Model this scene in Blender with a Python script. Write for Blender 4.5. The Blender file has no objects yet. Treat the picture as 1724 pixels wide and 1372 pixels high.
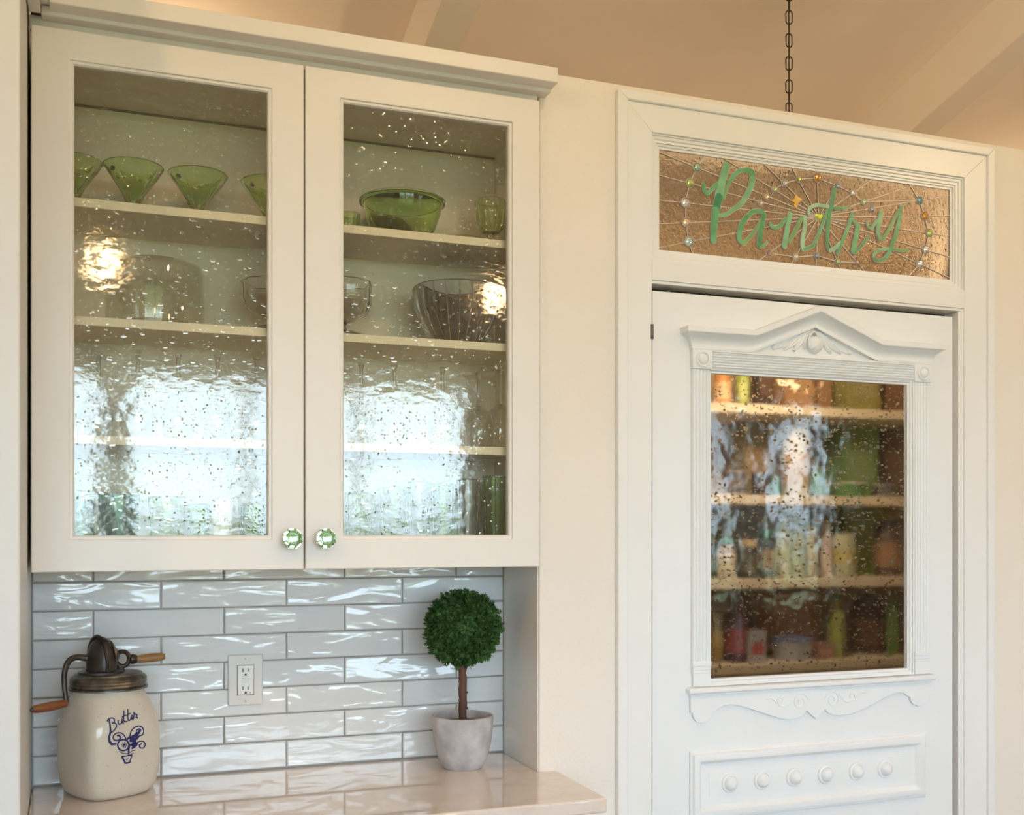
import bpy, bmesh, math, random
from mathutils import Vector, Matrix
random.seed(7)
S = bpy.context.scene
COL = S.collection
PI = math.pi

# ------------------------------------------------------------------ camera
F, CX, HV, ZC = 1793.0, 862.0, 896.0, 1.388      # focal length and horizon row of a 1724 px wide frame
TH = math.radians(20.26)
sn, cs = math.sin(TH), math.cos(TH)
cam_d = bpy.data.cameras.new('camera'); cam = bpy.data.objects.new('camera', cam_d); COL.objects.link(cam)
cam.location = (0, 0, ZC); cam.rotation_euler = (PI / 2, 0, -TH)
cam_d.sensor_width = 36; cam_d.lens = 36 * F / 1724; cam_d.shift_y = (HV - 686) / 1724
cam_d.clip_start = 0.05
S.camera = cam

# ------------------------------------------------------------------ world: overcast sky over a garden
SKY = 13.6
w = bpy.data.worlds.new('sky'); S.world = w; w.use_nodes = True
nt = w.node_tree; N = nt.nodes; L = nt.links
bg = N['Background']; tc = N.new('ShaderNodeTexCoord'); sx = N.new('ShaderNodeSeparateXYZ')
noi = N.new('ShaderNodeTexNoise'); noi.inputs['Scale'].default_value = 26; noi.inputs['Detail'].default_value = 5
ma = N.new('ShaderNodeMath'); ma.operation = 'MULTIPLY_ADD'; ma.inputs[1].default_value = 0.09; ma.inputs[2].default_value = -0.045
ad = N.new('ShaderNodeMath'); ad.operation = 'ADD'
rp = N.new('ShaderNodeValToRGB')
L.new(tc.outputs['Generated'], sx.inputs[0]); L.new(tc.outputs['Generated'], noi.inputs['Vector'])
L.new(noi.outputs['Fac'], ma.inputs[0]); L.new(sx.outputs['Z'], ad.inputs[0]); L.new(ma.outputs[0], ad.inputs[1])
mp = N.new('ShaderNodeMapRange'); mp.inputs['From Min'].default_value = -0.3; mp.inputs['From Max'].default_value = 0.3
L.new(ad.outputs[0], mp.inputs['Value']); L.new(mp.outputs['Result'], rp.inputs['Fac'])
e = rp.color_ramp.elements
e[0].position = 0.0; e[0].color = (.10, .14, .07, 1)
e[1].position = 1.0; e[1].color = (.64, .82, 1.0, 1)
for p, c in ((.40, (.16, .21, .12, 1)), (.47, (.22, .28, .2, 1)), (.53, (.68, .83, .98, 1))):
    q = rp.color_ramp.elements.new(p); q.color = c
L.new(rp.outputs['Color'], bg.inputs['Color']); bg.inputs['Strength'].default_value = SKY

S.view_settings.view_transform = 'Standard'; S.view_settings.look = 'None'
S.view_settings.exposure = -0.03; S.view_settings.gamma = 1.0; S.view_settings.use_curve_mapping = False
S.cycles.max_bounces = 12; S.cycles.diffuse_bounces = 6; S.cycles.glossy_bounces = 6
S.cycles.transmission_bounces = 12; S.cycles.transparent_max_bounces = 24
S.cycles.caustics_reflective = False; S.cycles.caustics_refractive = False
S.cycles.sample_clamp_indirect = 6.0; S.cycles.blur_glossy = 0.5

# window openings in the wall behind the camera: x0, x1, z0, z1
YB = -3.0
OPEN = [(-1.62, -0.08, 0.98, 2.36), (0.02, 2.22, 0.98, 2.36), (4.02, 4.32, 0.9, 2.3), (4.64, 5.14, 0.9, 2.3)]
for k, (x0, x1, z0, z1) in enumerate(OPEN):
    ld = bpy.data.lights.new('window_portal', 'AREA'); ld.shape = 'RECTANGLE'; ld.size = x1 - x0; ld.size_y = z1 - z0
    ld.cycles.is_portal = True
    lo = bpy.data.objects.new('window_portal', ld); COL.objects.link(lo)
    lo.location = ((x0 + x1) / 2, YB - .06, (z0 + z1) / 2); lo.rotation_euler = (PI / 2, 0, PI)

LAMP_W = 7.0                                     # each kitchen pendant
PENDANTS = [(-0.05, -0.6, 2.46), (1.58, -0.6, 2.45), (3.18, -0.6, 2.20)]
PANTRY_LAMP = (1.50, 2.155, 1.87); PANTRY_W = 10.5
FILL_LAMPS = [((.10, 2.78, 2.36), 5.5), ((3.0, 2.95, 2.36), 9.0)]  # unseen lamps added behind the wall tops to brighten the ceiling
ADDED_CEILING_LAMPS = [(-.85, .70, .50), (.95, .50, .27), (2.75, .70, .50)]; CEIL_W = 31.0  # unseen lamps added for the warm fade from top to bottom

# ------------------------------------------------------------------ helpers
def at(u, v, Y):
    """point of the photograph (px) on the plane y = Y"""
    a = (u - CX) / F; k = Y / (cs - a * sn)
    return Vector(((sn + a * cs) * k, Y, ZC - (v - HV) / F * k))
def XU(u, Y): return at(u, HV, Y).x
def ZV(u, v, Y): return at(u, v, Y).z

class MB:
    def __init__(s): s.v = []; s.f = []
    def add(s, vs, fs):
        o = len(s.v); s.v += [tuple(p) for p in vs]; s.f += [tuple(i + o for i in f) for f in fs]; return s
    def box(s, x0, x1, y0, y1, z0, z1):
        return s.add([(x0, y0, z0), (x1, y0, z0), (x1, y1, z0), (x0, y1, z0), (x0, y0, z1), (x1, y0, z1), (x1, y1, z1), (x0, y1, z1)],
                     [(0, 3, 2, 1), (4, 5, 6, 7), (0, 1, 5, 4), (1, 2, 6, 5), (2, 3, 7, 6), (3, 0, 4, 7)])
    def loops(s, rings, cap0=True, cap1=True, closed=True):
        n = len(rings[0]); vs = [p for r in rings for p in r]; fs = []
        for i in range(len(rings) - 1):
            for j in range(n if closed else n - 1):
                k = (j + 1) % n
                fs.append((i * n + j, i * n + k, (i + 1) * n + k, (i + 1) * n + j))
        if cap0: fs.append(tuple(range(n - 1, -1, -1)))
        if cap1: fs.append(tuple((len(rings) - 1) * n + j for j in range(n)))
        return s.add(vs, fs)
    def lathe(s, prof, seg=32, c=(0, 0, 0), axis='z', flute=0, fa=0.0, phase=0.0):
        rings = []
        for r, h in prof:
            ring = []
            for j in range(seg):
                a = 2 * PI * j / seg + phase
                rr = r * (1 + fa * math.cos(flute * a)) if flute else r
                x, y = rr * math.cos(a), rr * math.sin(a)
                ring.append((c[0] + x, c[1] + y, c[2] + h) if axis == 'z' else (c[0] + x, c[1] - h, c[2] + y))
            rings.append(ring)
        return s.loops(rings, prof[0][0] > 1e-6, prof[-1][0] > 1e-6)
    def tube(s, pts, r, seg=8, radii=None, caps=True):
        pts = [Vector(p) for p in pts]; rings = []; up = None
        for i, p in enumerate(pts):
            t = (pts[min(i + 1, len(pts) - 1)] - pts[max(i - 1, 0)]).normalized()
            if up is None:
                up = Vector((0, 0, 1)) if abs(t.z) < .9 else Vector((1, 0, 0))
            a = (up - t * up.dot(t)).normalized(); b = t.cross(a); up = a
            rr = radii[i] if radii else r
            rings.append([p + a * (rr * math.cos(2 * PI * j / seg)) + b * (rr * math.sin(2 * PI * j / seg)) for j in range(seg)])
        return s.loops(rings, caps, caps)
    def prism(s, poly, y0, y1):
        """poly: (x, z) outline, extruded from y0 (front) to y1"""
        a = sum(poly[i][0] * poly[(i + 1) % len(poly)][1] - poly[(i + 1) % len(poly)][0] * poly[i][1] for i in range(len(poly)))
        if a < 0: poly = poly[::-1]
        n = len(poly)
        vs = [(x, y0, z) for x, z in poly] + [(x, y1, z) for x, z in poly]
        fs = [tuple(range(n)), tuple(range(2 * n - 1, n - 1, -1))] + [(j, j + n, (j + 1) % n + n, (j + 1) % n) for j in range(n)]
        return s.add(vs, fs)
    def ring(s, o, i, y0, y1):
        """rectangular frame: outer o and inner i = (x0, x1, z0, z1)"""
        def rect(q, y): return [(q[0], y, q[2]), (q[1], y, q[2]), (q[1], y, q[3]), (q[0], y, q[3])]
        vs = rect(o, y0) + rect(i, y0) + rect(o, y1) + rect(i, y1); fs = []
        for j in range(4):
            k = (j + 1) % 4
            fs += [(j, k, 4 + k, 4 + j), (8 + k, 8 + j, 12 + j, 12 + k), (k, j, 8 + j, 8 + k), (4 + j, 4 + k, 12 + k, 12 + j)]
        return s.add(vs, fs)
    def stepring(s, prof, o):
        """moulding frame: prof = list of (inset, y) swept mitred round rectangle o = (x0, x1, z0, z1)"""
        rings = []
        for ins, y in prof:
            rings.append([(o[0] + ins, y, o[2] + ins), (o[1] - ins, y, o[2] + ins), (o[1] - ins, y, o[3] - ins), (o[0] + ins, y, o[3] - ins)])
        return s.loops(rings, False, False)

def wloc(o):
    v = Vector((0, 0, 0))
    while o: v += o.location; o = o.parent
    return v
def smooth_by_angle(me, ang):
    bm = bmesh.new(); bm.from_mesh(me)
    bmesh.ops.recalc_face_normals(bm, faces=bm.faces)
    for f in bm.faces: f.smooth = True
    for ed in bm.edges:
        if len(ed.link_faces) == 2 and ed.calc_face_angle(0) > ang: ed.smooth = False
    bm.to_mesh(me); bm.free()
def tag(o, label=None, cat=None, group=None, kind=None):
    if label: o['label'] = label
    if cat: o['category'] = cat
    if group: o['group'] = group
    if kind: o['kind'] = kind
    return o
def mesh(name, mb, mat, parent=None, base=None, bevel=0, seg=2, ang=35, sub=0):
    off = wloc(parent) if parent else Vector((0, 0, 0))
    if base is not None: off = off * 0 + Vector(base)
    me = bpy.data.meshes.new(name)
    me.from_pydata([(p[0] - off.x, p[1] - off.y, p[2] - off.z) for p in mb.v], [], mb.f); me.update()
    smooth_by_angle(me, math.radians(ang))
    me.materials.append(mat)
    o = bpy.data.objects.new(name, me); COL.objects.link(o)
    if parent: o.parent = parent
    elif base is not None: o.location = base
    if bevel:
        m = o.modifiers.new('bevel', 'BEVEL'); m.width = bevel; m.segments = seg; m.limit_method = 'ANGLE'; m.angle_limit = math.radians(40)
    if sub:
        m = o.modifiers.new('sub', 'SUBSURF'); m.levels = sub; m.render_levels = sub
    return o
def empty(name, loc=(0, 0, 0), label=None, cat=None, group=None, kind=None):
    o = bpy.data.objects.new(name, None); COL.objects.link(o); o.location = loc
    return tag(o, label, cat, group, kind)
def copy_tree(o, parent=None):
    c = o.copy(); COL.objects.link(c)
    if parent: c.parent = parent
    for ch in [x for x in o.children if x != c]: copy_tree(ch, c)
    return c
def kids(o): return list(o.children)
def catmull(pts, n=6, closed=False):
    P = [Vector(p) for p in pts]
    if len(P) < 3: return P
    out = []; m = len(P)
    for i in range(m if closed else m - 1):
        p0, p1, p2, p3 = (P[(i - 1) % m], P[i], P[(i + 1) % m], P[(i + 2) % m]) if closed else (P[max(i - 1, 0)], P[i], P[i + 1], P[min(i + 2, m - 1)])
        for k in range(n):
            t = k / n
            out.append(.5 * ((2 * p1) + (p2 - p0) * t + (2 * p0 - 5 * p1 + 4 * p2 - p3) * t * t + (3 * p1 - p0 - 3 * p2 + p3) * t ** 3))
    if not closed: out.append(P[-1])
    return out
def ribbon_poly(pts, w0, w1=None, cap=5, rnd0=True, rnd1=True, n=5):
    """outline (x, z) of a stroke through 2D pts"""
    P = catmull([Vector((p[0], p[1], 0)) for p in pts], n); m = len(P)
    if w1 is None: w1 = w0
    Lf, Rt = [], []
    for i, p in enumerate(P):
        t = (P[min(i + 1, m - 1)] - P[max(i - 1, 0)]).normalized(); nn = Vector((-t.y, t.x, 0))
        r = (w0 + (w1 - w0) * i / (m - 1)) / 2
        Lf.append(p + nn * r); Rt.append(p - nn * r)
    t0 = (P[1] - P[0]).normalized(); t1 = (P[-1] - P[-2]).normalized()
    def arc(c, frm, r, d):
        a0 = math.atan2(frm.y, frm.x)
        return [c + Vector((math.cos(a0 + d * PI * k / cap), math.sin(a0 + d * PI * k / cap), 0)) * r for k in range(1, cap)]
    out = list(Lf)
    if rnd1: out += arc(P[-1], Vector((-t1.y, t1.x, 0)), w1 / 2, -1)
    out += Rt[::-1]
    if rnd0: out += arc(P[0], Vector((t0.y, -t0.x, 0)), w0 / 2, -1)
    return [(q.x, q.y) for q in out]
def add_ribbon(mb, pts, w0, y0, y1, w1=None, rnd0=True, rnd1=True, n=5):
    """stroke as a strip of quads with caps (robust for tight curls)"""
    P = catmull([Vector((p[0], p[1], 0)) for p in pts], n); m = len(P)
    if w1 is None: w1 = w0
    A, B = [], []
    def push(p, nn, r): A.append(p + nn * r); B.append(p - nn * r)
    T = [(P[min(i + 1, m - 1)] - P[max(i - 1, 0)]).normalized() for i in range(m)]
    NN = [Vector((-t.y, t.x, 0)) for t in T]
    if rnd0:
        for a in (80, 55, 28): push(P[0] - T[0] * (w0 / 2 * math.sin(math.radians(a))), NN[0], w0 / 2 * math.cos(math.radians(a)))
    for i in range(m): push(P[i], NN[i], (w0 + (w1 - w0) * i / (m - 1)) / 2)
    if rnd1:
        for a in (28, 55, 80): push(P[-1] + T[-1] * (w1 / 2 * math.sin(math.radians(a))), NN[-1], w1 / 2 * math.cos(math.radians(a)))
    rings = [[(a.x, y0, a.y), (b.x, y0, b.y), (b.x, y1, b.y), (a.x, y1, a.y)] for a, b in zip(A, B)]
    return mb.loops(rings)

# ------------------------------------------------------------------ materials
def newmat(name):
    m = bpy.data.materials.new(name); m.use_nodes = True
    n = m.node_tree; return m, n.nodes, n.links, n.nodes['Principled BSDF'], n.nodes['Material Output']
def noise(N, L, scale, detail=3, sc=(1, 1, 1), coord='Object', rough=.5):
    t = N.new('ShaderNodeTexCoord'); mpg = N.new('ShaderNodeMapping'); mpg.inputs['Scale'].default_value = sc
    q = N.new('ShaderNodeTexNoise'); q.inputs['Scale'].default_value = scale; q.inputs['Detail'].default_value = detail; q.inputs['Roughness'].default_value = rough
    L.new(t.outputs[coord], mpg.inputs['Vector']); L.new(mpg.outputs['Vector'], q.inputs['Vector'])
    return q
def bump(N, L, src, strength, dist, prev=None):
    b = N.new('ShaderNodeBump'); b.inputs['Strength'].default_value = strength; b.inputs['Distance'].default_value = dist
    L.new(src, b.inputs['Height'])
    if prev is not None: L.new(prev, b.inputs['Normal'])
    return b.outputs['Normal']
def paint(name, col, rough=.5, var=.04, vs=6, bs=None, bd=.0005, bstr=.3, metal=0, coat=0, col2=None, detail=4, sc=(1, 1, 1), spec=None):
    m, N, L, P, O = newmat(name)
    q = noise(N, L, vs, detail, sc)
    r = N.new('ShaderNodeValToRGB'); L.new(q.outputs['Fac'], r.inputs['Fac'])
    c2 = col2 or tuple(min(1, x * (1 + var)) for x in col); c1 = col if col2 else tuple(x * (1 - var) for x in col)
    r.color_ramp.elements[0].position = .35; r.color_ramp.elements[1].position = .65
    r.color_ramp.elements[0].color = (*c1, 1); r.color_ramp.elements[1].color = (*c2, 1)
    L.new(r.outputs['Color'], P.inputs['Base Color']); P.inputs['Roughness'].default_value = rough; P.inputs['Metallic'].default_value = metal
    P.inputs['Coat Weight'].default_value = coat; P.inputs['Coat Roughness'].default_value = .05
    if spec is not None: P.inputs['Specular IOR Level'].default_value = spec
    if bs:
        b = noise(N, L, bs, 3)
        L.new(bump(N, L, b.outputs['Fac'], bstr, bd), P.inputs['Normal'])
    return m
def thin_glass(name, tint, gloss_rough=.0, mult=1.0, seeds=False, ior=1.5, wav=0.0):
    """pane or vessel wall: lets light straight through, mirrors by Fresnel"""
    m, N, L, P, O = newmat(name); N.remove(P)
    tr = N.new('ShaderNodeBsdfTransparent'); tr.inputs['Color'].default_value = (*tint, 1)
    gl = N.new('ShaderNodeBsdfGlossy'); gl.inputs['Roughness'].default_value = gloss_rough; gl.inputs['Color'].default_value = (1, 1, 1, 1)
    fr = N.new('ShaderNodeFresnel'); fr.inputs['IOR'].default_value = ior
    mu = N.new('ShaderNodeMath'); mu.operation = 'MULTIPLY'; mu.inputs[1].default_value = mult; mu.use_clamp = True
    mx = N.new('ShaderNodeMixShader')
    ge = N.new('ShaderNodeNewGeometry'); io = N.new('ShaderNodeMath'); io.operation = 'MULTIPLY_ADD'
    io.inputs[1].default_value = 1 / ior - ior; io.inputs[2].default_value = ior          # same mirror from either side of the wall
    L.new(ge.outputs['Backfacing'], io.inputs[0]); L.new(io.outputs[0], fr.inputs['IOR'])
    L.new(fr.outputs[0], mu.inputs[0]); L.new(mu.outputs[0], mx.inputs['Fac'])
    L.new(tr.outputs[0], mx.inputs[1]); L.new(gl.outputs[0], mx.inputs[2]); L.new(mx.outputs[0], O.inputs['Surface'])
    if seeds or wav:
        nb = None
        if wav:
            q = noise(N, L, 16, 2, (1, 1, 1.0)); nb = bump(N, L, q.outputs['Fac'], 1.0, wav, nb)
            q = noise(N, L, 70, 2, (.6, 1, 1.0)); nb = bump(N, L, q.outputs['Fac'], 1.0, wav * .7, nb)
        if seeds:
            nb = seed_bump(N, L, nb)
        L.new(nb, gl.inputs['Normal']); L.new(nb, fr.inputs['Normal'])
    return m
def seed_bump(N, L, nb, dist=.0019, layers=((165, .16, .36, .62), (260, .16, .34, .7))):
    """little drawn-out bubbles of seeded glass"""
    for scale, thr, sz, hk in layers:
        t = N.new('ShaderNodeTexCoord'); mpg = N.new('ShaderNodeMapping'); mpg.inputs['Scale'].default_value = (1, .02, 1.15)
        wv = N.new('ShaderNodeTexNoise'); wv.inputs['Scale'].default_value = 60
        vm = N.new('ShaderNodeVectorMath'); vm.operation = 'MULTIPLY_ADD'; vm.inputs[1].default_value = (.006, 0, .006)
        L.new(t.outputs['Object'], wv.inputs['Vector']); L.new(wv.outputs['Color'], vm.inputs[0]); L.new(t.outputs['Object'], vm.inputs[2])
        L.new(vm.outputs[0], mpg.inputs['Vector'])
        vo = N.new('ShaderNodeTexVoronoi'); vo.inputs['Scale'].default_value = scale
        L.new(mpg.outputs['Vector'], vo.inputs['Vector'])
        bw = N.new('ShaderNodeSeparateColor'); L.new(vo.outputs['Color'], bw.inputs[0])
        gt = N.new('ShaderNodeMath'); gt.operation = 'LESS_THAN'; gt.inputs[1].default_value = thr; L.new(bw.outputs[0], gt.inputs[0])
        mr = N.new('ShaderNodeMapRange'); mr.interpolation_type = 'SMOOTHSTEP'; mr.inputs['From Min'].default_value = 0.0; mr.inputs['From Max'].default_value = sz
        mr.inputs['To Min'].default_value = 1; mr.inputs['To Max'].default_value = 0
        L.new(vo.outputs['Distance'], mr.inputs['Value'])
        mm = N.new('ShaderNodeMath'); mm.operation = 'MULTIPLY'; L.new(mr.outputs[0], mm.inputs[0]); L.new(gt.outputs[0], mm.inputs[1])
        nb = bump(N, L, mm.outputs[0], 1.0, dist * hk * 60 / scale, nb)
    return nb
def real_glass(name, col, rough=0.0, ior=1.5, seeds=False, wav=0, wsc=14, wdet=2, sc=(1, 1, 1)):
    m, N, L, P, O = newmat(name)
    q = noise(N, L, 9, 2); r = N.new('ShaderNodeValToRGB'); L.new(q.outputs['Fac'], r.inputs['Fac'])
    r.color_ramp.elements[0].color = (*[c * .97 for c in col], 1); r.color_ramp.elements[1].color = (*col, 1)
    L.new(r.outputs['Color'], P.inputs['Base Color'])
    P.inputs['Transmission Weight'].default_value = 1; P.inputs['Roughness'].default_value = rough; P.inputs['IOR'].default_value = ior
    nb = None
    if wav:
        q = noise(N, L, wsc, wdet, sc); nb = bump(N, L, q.outputs['Fac'], 1.0, wav, nb)
    if seeds: nb = seed_bump(N, L, nb)
    if nb is not None: L.new(nb, P.inputs['Normal'])
    return m
def emit(name, col, st):
    m, N, L, P, O = newmat(name); N.remove(P)
    em = N.new('ShaderNodeEmission'); em.inputs['Color'].default_value = (*col, 1); em.inputs['Strength'].default_value = st
    L.new(em.outputs[0], O.inputs['Surface']); return m

def rain_glass(name):
    m, N, L, P, O = newmat(name); N.remove(P)
    rf = N.new('ShaderNodeBsdfRefraction'); rf.inputs['Roughness'].default_value = .10; rf.inputs['IOR'].default_value = 1.42; rf.inputs['Color'].default_value = (1, 1, .98, 1)
    gl = N.new('ShaderNodeBsdfGlossy'); gl.inputs['Roughness'].default_value = .06
    fr = N.new('ShaderNodeFresnel'); fr.inputs['IOR'].default_value = 1.45
    mx = N.new('ShaderNodeMixShader'); L.new(fr.outputs[0], mx.inputs['Fac']); L.new(rf.outputs[0], mx.inputs[1]); L.new(gl.outputs[0], mx.inputs[2]); L.new(mx.outputs[0], O.inputs['Surface'])
    q = noise(N, L, 15, 2); nb = bump(N, L, q.outputs['Fac'], 1.0, .0012); nb = seed_bump(N, L, nb, .0013, ((95, .32, .34, 1), (210, .27, .33, 1)))
    for b_ in (rf, gl, fr): L.new(nb, b_.inputs['Normal'])
    return m

M = {}
M['cab'] = paint('cabinet_paint', (.79, .762, .722), .38, .01, 8)
M['cab_in'] = paint('cabinet_inside', (.82, .745, .59), .5, .02, 8)
M['wall'] = paint('wall_paint', (.815, .765, .70), .6, .012, 4, bs=170, bd=.0016, bstr=.5)
M['wall_sheen'] = paint('wall_sheen', (.80, .78, .74), .3, .012, 4, bs=120, bd=.0005, bstr=.3)
M['trim'] = paint('trim_paint', (.83, .84, .845), .32, .008, 8)
M['door'] = paint('door_paint', (.82, .85, .88), .34, .01, 7)
M['ceil'] = paint('ceiling_paint', (.86, .77, .68), .75, .02, 3, bs=200, bd=.0008, bstr=.2)
M['beam'] = paint('beam_paint', (.80, .74, .67), .6, .02, 3)
M['roomwall'] = paint('room_wall', (.72, .70, .66), .7, .02, 3)
M['floor'] = paint('floor_oak', (.40, .33, .26), .4, .1, 3, col2=(.48, .40, .32), sc=(1, 9, 1))
M['grout'] = paint('grout', (.36, .33, .30), .8, .06, 40)
M['pantry_wall'] = paint('pantry_wall', (.52, .42, .29), .7, .02, 4)
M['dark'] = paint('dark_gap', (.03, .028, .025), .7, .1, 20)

# glazed handmade tile: long shallow ripples in the glaze
m, N, L, P, O = newmat('tile_glaze'); M['tile'] = m
oi = N.new('ShaderNodeObjectInfo'); t = N.new('ShaderNodeTexCoord'); va = N.new('ShaderNodeVectorMath'); va.operation = 'ADD'
rs = N.new('ShaderNodeMath'); rs.operation = 'MULTIPLY'; rs.inputs[1].default_value = 37
L.new(oi.outputs['Random'], rs.inputs[0]); L.new(t.outputs['Object'], va.inputs[0]); L.new(rs.outputs[0], va.inputs[1])
mg = N.new('ShaderNodeMapping'); mg.inputs['Scale'].default_value = (.32, 1, 1); L.new(va.outputs[0], mg.inputs['Vector'])
n1 = N.new('ShaderNodeTexNoise'); n1.inputs['Scale'].default_value = 30; n1.inputs['Detail'].default_value = 1.6; n1.inputs['Distortion'].default_value = .8
L.new(mg.outputs[0], n1.inputs['Vector'])
n2 = N.new('ShaderNodeTexNoise'); n2.inputs['Scale'].default_value = 9; n2.inputs['Detail'].default_value = 1; L.new(mg.outputs[0], n2.inputs['Vector'])
b1 = bump(N, L, n1.outputs['Fac'], 1.0, .0030); b2 = bump(N, L, n2.outputs['Fac'], 1.0, .006, b1); L.new(b2, P.inputs['Normal'])
r = N.new('ShaderNodeValToRGB'); L.new(oi.outputs['Random'], r.inputs['Fac'])
r.color_ramp.elements[0].color = (.64, .67, .685, 1); r.color_ramp.elements[1].color = (.72, .74, .75, 1)
sp = noise(N, L, 55, 1); sr = N.new('ShaderNodeValToRGB'); sr.color_ramp.elements[0].position = .80; sr.color_ramp.elements[1].position = .83
sr.color_ramp.elements[0].color = (0, 0, 0, 1); sr.color_ramp.elements[1].color = (1, 1, 1, 1); L.new(sp.outputs['Fac'], sr.inputs['Fac'])
mxc = N.new('ShaderNodeMix'); mxc.data_type = 'RGBA'; L.new(sr.outputs['Color'], mxc.inputs['Factor']); L.new(r.outputs['Color'], mxc.inputs[6]); mxc.inputs[7].default_value = (.34, .27, .22, 1)
L.new(mxc.outputs[2], P.inputs['Base Color']); P.inputs['Roughness'].default_value = .04; P.inputs['Specular IOR Level'].default_value = .6

# quartz counter
m, N, L, P, O = newmat('quartz'); M['quartz'] = m
q = noise(N, L, 5, 8, (1, 1.6, 1), rough=.65); r = N.new('ShaderNodeValToRGB'); L.new(q.outputs['Fac'], r.inputs['Fac'])
r.color_ramp.elements[0].position = .42; r.color_ramp.elements[0].color = (.68, .58, .52, 1)
r.color_ramp.elements[1].position = .52; r.color_ramp.elements[1].color = (.76, .66, .60, 1)
q2 = r.color_ramp.elements.new(.47); q2.color = (.73, .63, .57, 1)
L.new(r.outputs['Color'], P.inputs['Base Color']); P.inputs['Roughness'].default_value = .03; P.inputs['Specular IOR Level'].default_value = .8; P.inputs['Coat Weight'].default_value = .8; P.inputs['Coat Roughness'].default_value = .02; P.inputs['Coat IOR'].default_value = 1.5

M['pane'] = thin_glass('seeded_pane', (.965, .965, .925), .06, 1.2, True, 1.5, .00032)
M['seed'] = thin_glass('pane_seeds', (.97, .97, .95), .04, 3.2)
M['winpane'] = thin_glass('window_pane', (.96, .98, .97), 0, 1.0)
M['clear'] = thin_glass('clear_glass', (.95, .955, .945), .02, 1.0)
M['crystal'] = real_glass('pressed_glass', (.95, .95, .94), .02, 1.42)
M['green'] = real_glass('green_glass', (.73, .90, .50), .02, 1.40)
M['green_pale'] = real_glass('pale_green_glass', (.86, .94, .68), .02, 1.40)
M['smoke'] = thin_glass('smoky_glass', (.95, .95, .93), .02, 1.2)
M['teal'] = thin_glass('teal_glass', (.74, .83, .80), .04, 1.3)
M['knob'] = real_glass('knob_glass', (.72, 1.0, .76), 0, 1.40)
M['doorpane'] = rain_glass('rain_pane')
M['transom'] = real_glass('gluechip_glass', (.80, .73, .61), .09, 1.40, False, .0055, 95, 3, (1, 1, .8))
M['lead'] = paint('lead_came', (.58, .53, .49), .45, .06, 60, metal=.2)
M['chain'] = paint('bronze', (.035, .027, .02), .45, .2, 60, metal=.5)
M['iron'] = paint('churn_iron', (.050, .040, .034), .36, .4, 30, bs=90, bd=.0006, metal=.55)
M['tin'] = paint('tin_lid', (.15, .135, .115), .34, .4, 45, bs=110, bd=.0006, metal=.85)
M['grip_red'] = paint('red_wood', (.17, .045, .015), .35, .2, 30, col2=(.24, .09, .028), sc=(1, 1, 5))
M['grip_tan'] = paint('worn_wood', (.30, .16, .05), .45, .2, 30, col2=(.22, .11, .035), sc=(1, 6, 6))
M['ink'] = paint('cobalt_ink', (.015, .018, .11), .3, .2, 60)
M['plate'] = paint('outlet_plate', (.66, .64, .60), .35, .01, 8)
M['plate_in'] = paint('outlet_face', (.74, .75, .73), .3, .01, 8)
M['brass'] = paint('lamp_brass', (.25, .17, .08), .35, .1, 20, metal=.9)
M['nickel'] = paint('polished_nickel', (.80, .80, .78), .12, .02, 20, metal=1)
M['globe'] = emit('lamp_globe', (1, .68, .38), 30)

# stoneware with specks
m, N, L, P, O = newmat('stoneware'); M['stone'] = m
q = noise(N, L, 9, 4); r = N.new('ShaderNodeValToRGB'); L.new(q.outputs['Fac'], r.inputs['Fac'])
r.color_ramp.elements[0].position = .3; r.color_ramp.elements[1].position = .7
r.color_ramp.elements[0].color = (.53, .475, .39, 1); r.color_ramp.elements[1].color = (.61, .56, .475, 1)
vo = N.new('ShaderNodeTexVoronoi'); vo.inputs['Scale'].default_value = 95; t = N.new('ShaderNodeTexCoord'); L.new(t.outputs['Object'], vo.inputs['Vector'])
r2 = N.new('ShaderNodeValToRGB'); r2.color_ramp.elements[0].position = .06; r2.color_ramp.elements[1].position = .1; L.new(vo.outputs['Distance'], r2.inputs['Fac'])
mxc = N.new('ShaderNodeMix'); mxc.data_type = 'RGBA'; L.new(r2.outputs['Color'], mxc.inputs['Factor']); mxc.inputs[6].default_value = (.36, .28, .18, 1); L.new(r.outputs['Color'], mxc.inputs[7])
L.new(mxc.outputs[2], P.inputs['Base Color']); P.inputs['Roughness'].default_value = .13
q = noise(N, L, 25, 3); L.new(bump(N, L, q.outputs['Fac'], .4, .0012), P.inputs['Normal'])

M['concrete'] = paint('concrete', (.36, .35, .36), .85, .1, 26, bs=70, bd=.0018, bstr=.7, col2=(.54, .53, .54))
M['soil'] = paint('soil', (.05, .035, .025), .9, .3, 60)
M['bark'] = paint('bark', (.075, .03, .018), .6, .3, 40, bs=60, bd=.002, bstr=.6, col2=(.13, .05, .03), sc=(1, 1, .3))
m, N, L, P, O = newmat('boxwood_leaf'); M['leaf'] = m
gi = N.new('ShaderNodeTexNoise'); gi.inputs['Scale'].default_value = 260; t = N.new('ShaderNodeTexCoord'); L.new(t.outputs['Object'], gi.inputs['Vector'])
r = N.new('ShaderNodeValToRGB'); L.new(gi.outputs['Fac'], r.inputs['Fac'])
r.color_ramp.elements[0].position = .35; r.color_ramp.elements[1].position = .68
r.color_ramp.elements[0].color = (.006, .030, .012, 1); r.color_ramp.elements[1].color = (.085, .19, .045, 1)
L.new(r.outputs['Color'], P.inputs['Base Color']); P.inputs['Roughness'].default_value = .7; P.inputs['Specular IOR Level'].default_value = .2
def flat(name, col, rough=.45, var=.08, vs=18, **k): return paint(name, col, rough, var, vs, **k)


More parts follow.
